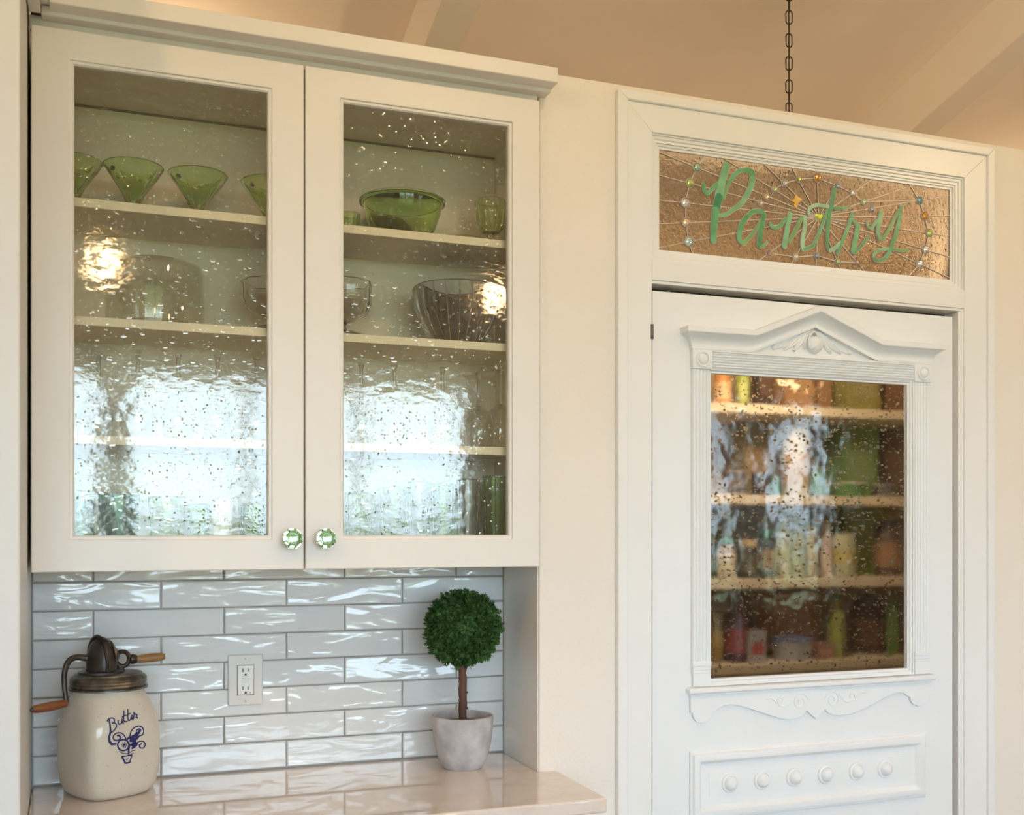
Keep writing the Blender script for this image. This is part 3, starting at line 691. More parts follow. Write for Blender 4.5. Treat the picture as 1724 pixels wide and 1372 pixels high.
# raised panel with bosses
fx0, fx1, fz1 = XU(1160, YS), XU(1557, YS), ZV(1160, 1265.5, YS); fz0 = fz1 - .146
fp = [(0, YS), (0, YS - .0035), (.0028, YS - .0055), (.0056, YS - .0055), (.0075, YS - .0105), (.0095, YS - .0115), (.0205, YS - .0105), (.0225, YS - .0085), (.0255, YS - .005), (.029, YS + .001), (.032, YS + .0025), (.037, YS + .0015), (.0415, YS + .001), (.0435, YS + .004), (.046, YS + .004), (.047, YS + .0015), (.049, YS + .0005)]
mesh('panel_moulding', MB().stepring(fp, (fx0, fx1, fz0, fz1)), M['door'], d1)
mesh('raised_panel', MB().box(fx0 + .047, fx1 - .047, YS - .0009, YS + .002, fz0 + .047, fz1 - .047), M['door'], d1)
zbo = (fz0 + fz1) / 2
for u in (1230, 1284, 1338, 1391, 1443, 1491):
    x = XU(u, YS - .004)
    bo = mesh('boss', MB().lathe([(.0205, 0), (.0205, .0028), (.0195, .0045), (.0165, .0052), (.0155, .0040), (.0150, .0040)], 28, (x, YS - .0009, zbo), axis='y'), M['door'], d1)
    mesh('dome', MB().lathe([(.0150, .002), (.0150, .005), (.0138, .0095), (.0110, .0135), (.0070, .0162), (.003, .0172), (0, .0173)], 28, (x, YS - .0009, zbo), axis='y'), M['door'], bo)

# ================================================================== KITCHEN CABINET
CB = empty('wall_cabinet', (.3185, 2.06, 1.320), 'cream two door wall cabinet with seeded glass panes over the tiled niche', 'cabinet')
XA, XB, XM = -.1375, .775, .316
mc = M['cab']; mi = M['cab_in']
mesh('side_panel', MB().box(XA - .001, XA + .016, 1.9635, 2.165, 1.323, 2.232), mi, CB)
mesh('side_panel', MB().box(XB - .018, XB, 1.9635, 2.165, 1.323, 2.232), mi, CB)
mesh('back_panel', MB().box(XA + .016, XB - .018, 2.158, 2.165, 1.323, 2.232), mi, CB)
mesh('top_panel', MB().box(XA + .016, XB - .018, 1.9635, 2.158, 2.192, 2.232), mi, CB)
mesh('bottom_panel', MB().box(XA + .016, XB - .018, 1.9635, 2.158, 1.323, 1.3385), mi, CB)
mesh('frieze_board', MB().box(XA - .003, .7762, 1.957, 2.165, 2.2325, 2.2575), mc, CB, bevel=.0012)
mesh('crown_step', MB().box(-.1215, .7946, 1.932, 2.10, 2.2495, 2.2655), mc, CB, bevel=.0015)
mesh('crown_step', MB().box(-.1075, .797, 1.900, 2.10, 2.2565, 2.2862), mc, CB, bevel=.0018)
mesh('crown_return', MB().box(-.1395, -.1218, 1.70, 1.9315, 2.2497, 2.2655), mc, CB, bevel=.0015)
mesh('crown_return', MB().box(-.1395, -.1078, 1.70, 1.8995, 2.2567, 2.2862), mc, CB, bevel=.0018)
mesh('light_stop_block', MB().box(-.1395, -.1078, 1.90, 2.10, 2.2662, 2.2860), mc, CB)  # added to block lamp light leaking past the crown
mesh('light_stop_strip', MB().box(-.1415, -.1388, 1.99, 2.10, 1.33, 2.31), mc, CB)  # added to block light leaking down the gap by the left panel
mesh('crease_shade', MB().box(XA + .0165, XB - .0185, 2.1568, 2.1579, 2.187, 2.1915), flat('crease_shade_paint', (.22, .17, .11), .7), CB)  # dark strip standing in for the shade in the rear crease
for zt in (1.9633, 1.7600, 1.5555):
    mesh('shelf', MB().box(XA + .0165, XB - .0185, 1.974, 2.1575, zt - .0158, zt), mi, CB, bevel=.001)
def knob(parent, x, z):
    k = mesh('knob', MB().lathe([(.007, .010), (.013, .0135), (.0185, .018), (.0195, .021), (.0185, .0245), (.0135, .0285), (.0105, .0298), (.009, .0270), (.0075, .0268), (.004, .0292), (0, .0297)], 8, (x, 1.942, z), axis='y', phase=PI / 8), M['knob'], parent, ang=12)
    mesh('rosette', MB().lathe([(.0105, 0), (.0105, .004), (.012, .0085), (.0118, .0098), (0, .0099)], 20, (x, 1.942, z), axis='y'), M['nickel'], k)
for side, (x0, x1, g0, g1, xk) in enumerate(((XA, .3147, -.0712, .2508, .2915), (.3175, XB, .3884, .7112, .3510))):
    dz0, dz1, gz0, gz1 = 1.3205, 2.2352, 1.3825, 2.1785
    lip = .0068
    dr = mesh('door', MB().ring((x0, x1, dz0, dz1), (g0 - lip, g1 + lip, gz0 - lip, gz1 + lip), 1.942, 1.962), mc, CB, bevel=.0022, seg=3)
    mesh('glass_bead', MB().stepring([(0, 1.9462), (.0045, 1.9462), (.0068, 1.949), (.0068, 1.9615), (0, 1.9615)], (g0 - lip, g1 + lip, gz0 - lip, gz1 + lip)), mc, dr)
    mesh('pane', MB().box(g0 - .003, g1 + .003, 1.9545, 1.9572, gz0 - .003, gz1 + .003), M['pane'], dr)
    b = MB(); rs_ = random.Random(21 + side)
    for _ in range(720):
        sx_, sz_ = rs_.uniform(g0 + .003, g1 - .003), rs_.uniform(gz0 + .003, gz1 - .003)
        rr = rs_.choice((.0011, .0013, .0016, .0020, .0025, .0031)) * rs_.uniform(.8, 1.15); el_ = rs_.uniform(1.0, 1.9); rt = rs_.uniform(-.5, .35); hh = rr * rs_.uniform(.025, .075)
        rg = []
        for k_, dd in ((1, 0), (.82, .45), (.5, .80), (.18, .98)):
            rg.append([(sx_ + k_ * rr * (el_ * math.cos(a) * math.cos(rt) - math.sin(a) * math.sin(rt)), 1.95445 - hh * dd, sz_ + k_ * rr * (el_ * math.cos(a) * math.sin(rt) + math.sin(a) * math.cos(rt))) for a in [2 * PI * j / 10 for j in range(10)]])
        b.loops(rg, False, True)
    tag(mesh('glass_seeds', b, M['seed'], dr, ang=80), kind='stuff')
    knob(dr, xk, ZV(488 if side == 0 else 548, 906.5, 1.93))

# countertop and base
pl = [(-.1520, 2.167), (-.1336, 1.724), (.8175, 1.724), (.8175, 1.9615), (.7790, 1.9615), (.7790, 2.167)]
ct = mesh('countertop', MB().loops([[(x, y, .887) for x, y in pl], [(x, y, ZCT) for x, y in pl]]), M['quartz'], base=(.33, 1.95, .887), bevel=.004, seg=3)
tag(ct, 'polished pale quartz countertop with rounded corner below the tiled niche', 'countertop')
bc = empty('base_cabinet', (.33, 1.95, 0), 'pale base cabinet under the quartz countertop, barely seen', 'cabinet')
mesh('body', MB().box(-.127, .7785, 1.775, 2.16, .0, .8868), M['trim'], bc)
for x0, x1 in ((-.124, .325), (.329, .776)):
    q = mesh('door', MB().ring((x0, x1, .10, .70), (x0 + .06, x1 - .06, .16, .64), 1.753, 1.7748), M['trim'], bc, bevel=.002)
    mesh('drawer', MB().box(x0, x1, 1.753, 1.7748, .705, .882), M['trim'], bc, bevel=.002)

# ------------------------------------------------------------------ glassware
def lab(o, l, c, g=None): return tag(o, l, c, g)
def shell(prof, th):
    """closed wall: outer profile then inner one, both starting at the foot centre"""
    inn = [(max(r - th, 0), h + (th if i == 0 else 0)) for i, (r, h) in enumerate(prof)]
    inn[0] = (0, prof[0][1] + th * 1.3)
    return [(0, prof[0][1])] + prof + [(prof[-1][0] - th / 2, prof[-1][1] + th / 2)] + inn[::-1]
def vessel(name, c, prof, th, mat, parent=None, seg=36, flute=0, fa=0, ang=40):
    b = MB(); b.lathe(shell(prof, th), seg, c, flute=flute, fa=fa)
    return mesh(name, b, mat, parent, base=None if parent else c, ang=ang)
Z1, Z2, Z3, Z0 = 1.9633, 1.7600, 1.5555, 1.3385
def px(w_, u, Y): return w_ / F * Y / (cs - (u - CX) / F * sn)
sh_l = ['green octagonal sherbet glass cut off by the left edge of the pane', 'green octagonal sherbet glass, second from the left on the top shelf',
        'green octagonal sherbet glass, third from the left on the top shelf', 'green octagonal sherbet glass half hidden by the middle door stile']
for (u, vr), lb_ in zip(((121, 271), (224.5, 281), (333, 295), (455, 309)), sh_l):
    Y = 2.06; p = at(u, vr, Y); R = px(99, u, Y) / 2; hgt = p.z - Z1
    o = empty('sherbet_glass', (p.x, Y, Z1 + .0004), lb_, 'dessert glass', 'green sherbet glasses on the top shelf')
    b = MB(); rings = []
    for rr, hh, pn in [(0, .022, 0), (.013, .0225, 1), (R * .42, .022 + (hgt - .022) * .30, 1), (R * .86, hgt - .014, 1), (R * .95, hgt - .006, .35), (R, hgt - .001, 0), (R * .99, hgt, 0), (R * .955, hgt - .001, 0), (R * .90, hgt - .008, .2), (R * .80, hgt - .016, .4), (R * .36, .022 + (hgt - .022) * .34, .5), (0, .0265, 0)]:
        ring = []
        for j in range(48):
            a = 2 * PI * j / 48; t = (a % (PI / 4)) - PI / 8; f = math.cos(PI / 8) / math.cos(t)
            q = rr * (1 + (f - 1) * pn); ring.append((p.x + q * math.cos(a + .2), Y + q * math.sin(a + .2), Z1 + .0004 + hh))
        rings.append(ring)
    b.loops(rings, False, False); mesh('bowl', b, M['green'], o, ang=24)
    mesh('foot', MB().lathe([(.030, 0), (.030, .003), (.012, .009), (.008, .016), (.0125, .0225)], 24, (p.x, Y, Z1 + .0004)), M['green'], o)
# mixing bowl
Y = 2.065; p = at(677.5, 325, Y); R = .0855; c0 = (p.x, Y, Z1 + .0004); hb = .082
o = empty('mixing_bowl', c0, 'green glass mixing bowl with rolled rim on the top shelf', 'bowl')
vessel('bowl', c0, [(.042, 0), (.050, .004), (.066, .030), (.076, .058), (.0785, hb - .006), (R - .001, hb - .003)], .004, M['green'], o)
b = MB(); b.lathe([(R - .004, hb - .005), (R, hb - .004), (R + .001, hb), (R - .002, hb + .002), (R - .005, hb - .001)], 40, c0); mesh('rim', b, M['green'], o)
p = at(588, 350, 2.06); c0 = (p.x, 2.06, Z1 + .0004)
lab(vessel('tumbler', c0, [(.014, 0), (.016, .003), (.0215, .042), (.022, .044)], .0022, M['green'], flute=14, fa=.03, seg=84), 'small ribbed green tumbler behind the left edge of the right pane', 'tumbler')
p = at(768, 393, 2.075); c0 = (p.x, 2.075, Z1 + .0004)
for k in range(2):
    cc = (c0[0], c0[1], c0[2] + k * .0062)
    lab(vessel('plate', cc, [(.030, 0), (.033, .001), (.048, .004), (.060, .0075), (.061, .008)], .002, M['green_pale']),
        ('lower' if k == 0 else 'upper') + ' green glass plate of the low pair beside the mixing bowl', 'plate', 'green plates on the top shelf')
Y = 2.03; p = at(826, 340, Y); R = px(54, 826, Y) / 2; c0 = (p.x, Y, Z1 + .0004); h = p.z - Z1
o = empty('footed_sherbet', c0, 'round ribbed green footed sherbet at the right end of the top shelf', 'dessert glass')
vessel('bowl', (c0[0], c0[1], c0[2] + .024), [(.006, 0), (.018, .004), (R * .9, .018), (R, h - .040), (R * .98, h - .024)], .002, M['green_pale'], o, seg=96, flute=16, fa=.03)
mesh('foot', MB().lathe([(.022, 0), (.022, .002), (.006, .007), (.005, .016), (.0085, .020), (.006, .0245)], 24, c0), M['green_pale'], o)
# middle shelf
Y = 2.065; X = (XU(345, Y)) - .088
o = empty('glass_dome', (X, Y, Z2 + .0004), 'wide clear straight sided glass cake dome on the middle shelf', 'cake dome')
hd = ZV(300, 447, Y) - Z2
b = MB(); pr = [(.086, 0), (.0885, .002), (.088, hd - .022), (.083, hd - .008), (.070, hd - .002), (.02, hd), (0, hd)]
b.lathe(pr + [(max(r - .0025, 0), hh - .0025 if hh > .01 else hh) for r, hh in pr[::-1]], 48, (X, Y, Z2 + .0004)); mesh('dome', b, M['smoke'], o)
mesh('base_plate', MB().lathe([(.0, .0), (.089, 0), (.0895, .004), (.084, .006), (0, .006)], 48, (X, Y, Z2 + .0006)), M['smoke'], o)
for u, lb_ in ((456, 'clear pressed glass compote behind the left side of the middle stile'), (576, 'clear pressed glass compote behind the right side of the middle stile')):
    Y = 2.06; p = at(u, 477, Y); R = px(98, u, Y) / 2; h = p.z - Z2
    o = empty('compote', (p.x, Y, Z2 + .0004), lb_, 'compote', 'pressed glass compotes on the middle shelf')
    vessel('bowl', (p.x, Y, Z2 + .034), [(.008, 0), (.025, .004), (R * .86, .020), (R * .99, .040), (R, h - .034)], .003, M['crystal'], o, seg=60, flute=10, fa=.04)
    mesh('foot', MB().lathe([(R * .95, 0), (R * .98, .007), (R * .7, .014), (.012, .020), (.007, .028), (.010, .0345)], 40, (p.x, Y, Z2 + .0004), flute=10, fa=.03), M['crystal'], o)
Y = 2.062; p = at(768, 488, Y); R = .0875; h = p.z - Z2
o = empty('crystal_bowl', (p.x, Y, Z2 + .0004), 'large clear ribbed crystal bowl at the right of the middle shelf', 'bowl')
vessel('bowl', (p.x, Y, Z2 + .0004), [(.040, 0), (.044, .003), (.058, .026), (.072, .050), (.073, .053), (.082, .078), (R, h)], .004, M['crystal'], o, seg=96)
for j in range(20):
    a = 2 * PI * j / 20 + .1; b = MB()
    b.tube([(p.x + rr * math.cos(a), Y + rr * math.sin(a), Z2 + zz) for rr, zz in ((.045, .004), (.059, .026), (.073, .051), (.083, .078), (R, h - .002))], .0022, 5)
    mesh('rib', b, M['crystal'], o)
# stemware stored upside down
ws = [(166, 2.11), (232, 2.06), (300, 2.06), (366, 2.06), (432, 2.06), (608, 2.06), (664, 2.055), (745, 2.055), (806, 2.10), (842, 2.045)]
nm = ['first', 'second', 'third', 'fourth', 'fifth']
ln = ['upside down clear wine glass, %s from the left behind the left pane', 'upside down clear wine glass, %s from the left behind the right pane']
for k, (u, Y) in enumerate(ws):
    p = at(u, 610, Y); c0 = (p.x, Y, Z3 + .0004)
    o = empty('wine_glass', c0, ln[k // 5] % nm[k % 5], 'wine glass', 'upside down wine glasses on the third shelf')
    pr = [(.026, 0), (.032, .030), (.032, .055), (.022, .082), (.005, .094)]
    b = MB(); b.lathe(pr + [(max(r - .0018, .001), hh - .001 if i < 4 else hh - .006) for i, (r, hh) in list(enumerate(pr))[::-1]], 28, c0); mesh('bowl', b, M['clear'], o)
    mesh('stem', MB().lathe([(.005, .0935), (.0035, .105), (.0035, .150), (.007, .1625)], 14, c0), M['crystal'], o)
    mesh('foot', MB().lathe([(.007, .1620), (.030, .1655), (.0335, .1675), (.033, .169), (0, .170)], 28, c0), M['smoke'], o)
# bottom deck
M['milk'] = flat('milk_glass', (.82, .84, .84), .2)
tb = [(137, 46, 832, 'teal', 'short wide teal tumbler at the far left of the bottom deck'), (201, 70, 832, 'teal', 'wide smoky teal jar glass, second on the bottom deck'), (281, 62, 838, 'green_pale', 'wide pale green glass, third on the bottom deck'),
      (334, 36, 850, 'green', 'small green tumbler left of the white one'), (374, 36, 843, 'milk', 'white milk glass tumbler on the bottom deck'), (425, 46, 850, 'green', 'green tumbler right of the white one'),
      (607, 54, 830, 'green_pale', 'pale green tall glass, first behind the right pane'), (664, 50, 822, 'green_pale', 'pale green tall glass, second behind the right pane'), (706, 40, 812, 'crystal', 'clear cut tall glass, third behind the right pane'),
      (746, 44, 816, 'green', 'green fluted tall glass, fourth behind the right pane'), (788, 40, 808, 'crystal', 'clear cut tall glass, fifth behind the right pane'), (834, 46, 804, 'green', 'green fluted tall glass in the right corner')]
for k, (u, wp, vt, mt, lb_) in enumerate(tb):
    Y = 2.04 if k % 2 == 0 else 2.055; p = at(u, vt, Y); R = px(wp, u, Y) / 2; h = p.z - Z0; c0 = (p.x, Y, Z0 + .0004)
    pr = [(R * .80, 0), (R * .84, .004), (R * .97, h * .8), (R, h)]
    fl = k >= 6 or mt == 'green'
    lab(vessel('tumbler', c0, pr, .0025, M[mt], seg=72 if fl else 32, flute=12 if fl else 0, fa=.035 if fl else 0), lb_, 'tumbler', 'tumblers on the bottom deck')

# ------------------------------------------------------------------ butter churn
RA = math.radians(30.6); rv = Vector((math.cos(RA), math.sin(RA), 0)); nv = Vector((math.sin(RA), -math.cos(RA), 0))
JC = Vector((-.0175, 2.0735, ZCT + .0003))
ch = empty('butter_churn', JC, 'cream stoneware butter churn with blue lettering on the counter corner', 'butter churn')
JP = [(0, .055, 3.2), (.003, .060, 3.6), (.009, .0645, 4.2), (.022, .0682, 5.2), (.05, .0705, 6.5), (.10, .0712, 6.5), (.128, .0705, 5.6), (.146, .0685, 4.2), (.161, .066, 3.2), (.174, .0633, 2.45), (.184, .061, 2.05), (.196, .0605, 2)]
def jar_prof(z):
    for (a, b) in zip(JP[:-1], JP[1:]):
        if a[0] <= z <= b[0]:
            t = (z - a[0]) / (b[0] - a[0]); return a[1] + (b[1] - a[1]) * t, a[2] + (b[2] - a[2]) * t
    return JP[-1][1:]
def jw(lx, ly, z): return JC + rv * lx - nv * ly + Vector((0, 0, z))    # local y runs away from the lettered face
rings = []; zs = sorted(set([q[0] for q in JP] + [.03, .04, .065, .08, .115, .14, .156, .169, .18]))
for z in zs:
    hf, n = jar_prof(z); ring = []
    for j in range(64):
        a = 2 * PI * j / 64; ca, sa = math.cos(a), math.sin(a)
        r = hf / (abs(ca) ** n + abs(sa) ** n) ** (1 / n)
        ring.append(jw(r * ca, r * sa, z))
    rings.append(ring)
mesh('jar', MB().loops(rings), M['stone'], ch, ang=60)
LR = .0665; lc = (JC.x, JC.y, JC.z)
lid = mesh('lid', MB().lathe([(LR - .004, .190), (LR + .0015, .1905), (LR + .0015, .1935), (LR - .0015, .195), (LR, .1975), (LR - .0012, .2005), (LR, .203), (LR - .0012, .206), (LR, .2085), (LR - .003, .213), (LR - .008, .2155), (LR - .009, .218), (LR - .014, .219), (0, .2195)], 56, lc), M['tin'], ch)
# gear housing on the lid
HC = JC + Vector((-.0125, -.004, .2195))
def egg(c, prof, ax_r, ax_n, seg=28):
    rings = []
    for rr, h in prof:
        rings.append([c + rv * (ax_r * rr * math.cos(2 * PI * j / seg)) + nv * (ax_n * rr * math.sin(2 * PI * j / seg)) + Vector((0, 0, h)) for j in range(seg)])
    return MB().loops(rings, True, True)
ep = [(.95, 0), (1.0, .006), (1.0, .014), (.97, .025), (.88, .038), (.72, .050), (.50, .0585), (.26, .063), (.05, .0648)]
hs = mesh('gear_housing', egg(HC, ep, .0245, .033), M['iron'], ch)
mesh('flange', MB().lathe([(.040, -.0006), (.040, .003), (.034, .005), (0, .005)], 28, HC), M['iron'], hs)
def hoop(off, k):
    pts = []
    for i in range(19):
        t = -1 + 2 * i / 18; h = .0648 * (1 - abs(t) ** 2.4)
        rr = next((a[0] + (b[0] - a[0]) * (h - a[1]) / (b[1] - a[1]) for a, b in zip(ep[:-1], ep[1:]) if a[1] <= h <= b[1]), .05)
        pts.append(HC + nv * (.033 * rr * (1 if t > 0 else -1)) * k + rv * off * (1 + .2 * h / .065) + Vector((0, 0, h + .001)))
    return pts
b = MB(); b.tube(hoop(-.006, 1.02), .0036, 8); mesh('seam_rim', b, M['iron'], hs)
cone = []
for rr, d in ((1, 0), (1, .003), (.93, .004), (.90, .002), (.62, .012), (.35, .019), (.15, .0225), (.0, .0235)):
    cone.append([HC + rv * (.0105 + d) + nv * (.030 * rr * math.cos(2 * PI * j / 28)) + Vector((0, 0, .027 + .030 * rr * math.sin(2 * PI * j / 28) * (1.08 if math.sin(2 * PI * j / 28) > 0 else .82))) for j in range(28)])
mesh('gear_cover', MB().loops(cone, True, False), M['tin'], hs)
rvp = HC + rv * .030 + nv * .008 + Vector((0, 0, .028)); mesh('rivet', MB().lathe([(.0025, -.002), (.0025, .001), (.0012, .003), (0, .0034)], 10, rvp, axis='y'), M['tin'], hs)
# crank
cy0 = HC.y
cr = catmull([at(u, v, y) for u, v, y in ((146, 1108, 2.066), (130, 1106.5, 2.062), (117, 1112, 2.055), (109.5, 1128, 2.05), (108, 1150, 2.046), (112, 1183, 2.042))], 5)
b = MB(); b.tube(cr, .0047, 10, radii=[.0062 - .002 * i / (len(cr) - 1) for i in range(len(cr))]); mesh('crank', b, M['iron'], ch)
def grip(name, p, q, mat, parent, rm, cap=True):
    p, q = Vector(p), Vector(q); n = 14; pts = [p.lerp(q, i / n) for i in range(n + 1)]
    rad = [rm * (.55 + .47 * math.sin(PI * min(1, .10 + .78 * i / n)) ** .8) for i in range(n + 1)]
    rad[0] *= .8; rad[-1] *= .8
    b = MB(); b.tube(pts, rm, 16, radii=rad); g_ = mesh(name, b, mat, parent)
    return g_
g1_ = grip('crank_grip', at(113, 1183.5, 2.040), at(54.5, 1195, 2.006), M['grip_red'], ch, .0082)
e0, e1 = at(56, 1194.7, 2.007), at(51.6, 1195.5, 2.0045); b = MB(); b.tube([e0, e1], .004, 10, radii=[.0052, .003]); mesh('grip_ferrule', b, M['iron'], g1_)
rc = at(206.5, 1109, 2.085); b = MB()
b.tube([rc + Vector((.0115 * math.cos(a), -.002 * math.cos(a), .0135 * math.sin(a))) for a in [2 * PI * k / 24 for k in range(25)]], .0042, 8); mesh('handle_ring', b, M['iron'], ch)
b = MB(); b.tube([at(200, 1121, 2.085), at(204, 1136, 2.083)], .006, 8, radii=[.006, .011]); mesh('ring_foot', b, M['iron'], ch)
b = MB(); b.tube([at(218, 1109, 2.085), at(221, 1109.5, 2.085), at(226, 1109.6, 2.085), at(231, 1109.4, 2.085)], .008, 12, radii=[.006, .0095, .0092, .007]); mesh('ferrule', b, M['iron'], ch)
grip('side_grip', at(228, 1110, 2.085), at(277.5, 1105, 2.09), M['grip_tan'], ch, .0082)
# blue brushwork on the flat face
def jar_local(u, v):
    o0 = Vector((0, 0, ZC)); d = at(u, v, 1.0) - o0; t = .071
    k = (JC + nv * t - o0).dot(nv) / d.dot(nv); P = o0 + d * k - JC
    return (P.dot(rv), P.z)
def ink(strokes, name):
    mb = MB()
    for n_, (pts, wd, wd2) in enumerate(strokes):
        P = [jar_local(170 + x / 10.55, 1170 + y / 10.55) for x, y in pts]
        b = MB(); add_ribbon(b, P, wd * 1.03e-4, -1 - .05 * n_, 1, wd2 * 1.03e-4, n=5)
        mp_ = []
        for x, y, z in b.v:
            hf, n = jar_prof(max(0, min(.196, z))); ly = -hf * max(0, 1 - min(1, abs(x) / hf) ** n) ** (1 / n)
            mp_.append(tuple(jw(x, ly - (.00025 + .00012 * abs(y) if y < 0 else -.0006), z)))
        mb.add(mp_, b.f)
    return mesh(name, mb, M['ink'], ch)
def Lw(*pts, w=22, w2=None): return (list(pts), w, w2 or w)
ink([Lw((165, 435), (172, 560), (170, 660), (150, 745), (152, 820), (190, 872), w=24, w2=46), Lw((188, 868), (225, 872), (262, 866), w=44, w2=34), Lw((135, 465), (160, 430), (212, 410), (250, 432), (244, 485), (215, 503)), Lw((218, 497), (270, 508), (280, 560), (240, 622), (180, 672))], 'letter_b')
ink([Lw((316, 458), (313, 500), (340, 522), (374, 490), (384, 425)), Lw((384, 440), (388, 490), (405, 500))], 'letter_u')
ink([Lw((430, 285), (414, 440), (432, 480), (470, 465)), Lw((394, 396), (452, 362))], 'letter_t')
ink([Lw((501, 262), (488, 420), (505, 455), (535, 435)), Lw((478, 362), (532, 330))], 'letter_t')
ink([Lw((540, 422), (574, 396), (570, 362), (546, 390), (552, 430), (590, 420))], 'letter_e')
ink([Lw((588, 418), (602, 360), (600, 312)), Lw((606, 322), (630, 348), (652, 352), (636, 395), (654, 404), w=22, w2=32)], 'letter_r')
ink([Lw((445, 778), (400, 702), (330, 670), (258, 688), (218, 742), (236, 796), (292, 806), (342, 772), (328, 724), (296, 718), w=18, w2=32)], 'scroll')
ink([Lw((514, 745), (530, 660), (580, 590), (662, 552), (732, 572), (760, 642), (735, 706), (678, 726), w=22), Lw((628, 690), (640, 622), (690, 606), (700, 640), (672, 640), w=20, w2=34)], 'scroll')
ink([Lw((636, 846), (700, 822), (762, 832), (784, 888), (752, 940), (700, 936), (680, 892), (716, 866), w=18, w2=26)], 'scroll')
cir = [(395 + 100 * math.cos(a), 890 + 98 * math.sin(a)) for a in [2 * PI * k / 12 for k in range(13)]]
ink([(cir, 28, 28)] + [Lw((412 - 52 * math.cos(a), 885 - 52 * math.sin(a)), (412, 885), (412 + 52 * math.cos(a), 885 + 52 * math.sin(a)), w=13) for a in (.2, 1.0, 1.8, 2.6)], 'daisy')
ink([Lw((x - 22, y + 20), (x, y), (x + 20, y - 22), w=w_) for x, y, w_ in ((552, 790, 60), (600, 715, 48), (642, 700, 56), (578, 860, 62), (612, 895, 52), (545, 750, 44), (632, 765, 56), (590, 800, 50), (580, 920, 44), (490, 762, 34))], 'grapes')
ink([Lw((505, 880), (492, 960), (490, 1055), w=44, w2=28), Lw((325, 998), (390, 1036), (470, 1042), w=13), Lw((600, 980), (555, 990), (512, 1018), w=14), Lw((576, 1030), (540, 1044), (505, 1046), w=12)], 'stem')
ink([Lw((372, 1096), (402, 1150), (432, 1208), w=30), Lw((428, 1210), (470, 1206), (512, 1198), w=30), Lw((510, 1198), (530, 1130), (548, 1068), w=24), Lw((376, 1094), (460, 1080), (548, 1066), w=24), Lw((440, 1130), (462, 1160), (490, 1120), w=9)], 'flower_pot')

# ------------------------------------------------------------------ topiary
p = at(780, 1289, 2.048); TX, TY = p.x, 2.052; tz = ZCT + .0003
tp = empty('topiary', (TX, TY, tz), 'small ball topiary in a round grey concrete pot on the counter', 'potted plant')
po = [(.0385, 0), (.0405, .002), (.0505, .022), (.0575, .050), (.0612, .080), (.0622, .101), (.0617, .1045), (.0590, .1055), (.0565, .103), (.0555, .095), (.0540, .086), (0, .086)]
mesh('pot', MB().lathe(po, 40, (TX, TY, tz)), M['concrete'], tp)
mesh('soil', MB().lathe([(.0540, .0862), (.0540, .0885), (.03, .092), (0, .0925)], 24, (TX, TY, tz)), M['soil'], tp)
bz = at(779, 1058, TY).z - tz; TR = .0785
b = MB(); n_ = 12
b.tube([(TX + .0006 * math.sin(k * 1.7), TY, tz + .085 + (bz - .07 - .085) * k / n_) for k in range(n_ + 1)], .008, 14, radii=[.0082 + .0005 * math.sin(k * 2.3) + (.0006 if k in (4, 7) else 0) for k in range(n_ + 1)]); mesh('trunk', b, M['bark'], tp)
for hh, a in ((.15, 0.3), (.135, 2.8), (.172, 2.9), (.118, .2)):
    q = Vector((TX + .0075 * math.cos(a), TY - .002, tz + hh)); mesh('trunk_knot', MB().tube([q, q + Vector((.003 * math.cos(a), -.001, .001))], .0024, 6, radii=[.0028, .0012]), M['bark'], tp)
random.seed(11); b = MB(); bc_ = Vector((TX, TY, tz + bz))
b.lathe([(TR * .80 * math.cos(t), TR * .80 * math.sin(t)) for t in [-PI / 2 + PI * k / 10 for k in range(11)]], 18, bc_)
for k in range(1900):
    z = 1 - 2 * (k + .5) / 1900; a = k * 2.399963; r = math.sqrt(1 - z * z)
    d = Vector((r * math.cos(a), r * math.sin(a), z)); d = (d + Vector((random.gauss(0, .10), random.gauss(0, .10), random.gauss(0, .10)))).normalized()
    base = bc_ + d * TR * random.uniform(.70, .88)
    g = (d + Vector((random.gauss(0, .42), random.gauss(0, .42), random.gauss(0, .42) + .12))).normalized()
    ln_ = random.uniform(.013, .023); s1 = g.cross(Vector((random.gauss(0, 1), random.gauss(0, 1), random.gauss(0, 1)))).normalized(); s2 = g.cross(s1)
    for f_, sp_ in ((0, 0), (.32, .8), (.32, -.8), (.58, .7), (.58, -.7)):
        o = base + g * ln_ * f_; dr = (g + s1 * sp_).normalized(); L_ = ln_ * (1 - f_) * (1.0 if sp_ == 0 else .75); wv = dr.cross(s2 if sp_ == 0 else s2 + s1 * .2).normalized() * .0018
        m_ = o + dr * L_ * .5 + s2 * .0006
        b.add([o, m_ - wv, o + dr * L_, m_ + wv], [(0, 1, 2, 3)])
tag(mesh('foliage', b, M['leaf'], tp, ang=180), kind='stuff')

# ------------------------------------------------------------------ outlet
ox0, ox1, oz0, oz1 = XU(383.5, 2.162), XU(442.2, 2.162), ZV(412, 1187, 2.162), ZV(412, 1101.5, 2.162)
oc, om = (ox0 + ox1) / 2, (oz0 + oz1) / 2
ou = empty('wall_outlet', (oc, 2.162, oz0), 'off white two socket outlet with plate on the tiled wall', 'outlet')
mesh('cover_plate', MB().box(ox0, ox1, 2.157, 2.1625, oz0, oz1), M['plate'], ou, bevel=.003, seg=3)
rw, rh = (ox1 - ox0) * .235, (oz1 - oz0) * .29
mesh('gasket', MB().box(oc - rw - .0007, oc + rw + .0007, 2.1566, 2.158, om - rh - .0007, om + rh + .0007), M['dark'], ou)
fc = mesh('receptacle', MB().box(oc - rw, oc + rw, 2.1558, 2.158, om - rh, om + rh), M['plate_in'], ou, bevel=.001)
sl = rw * 2 / 18.5
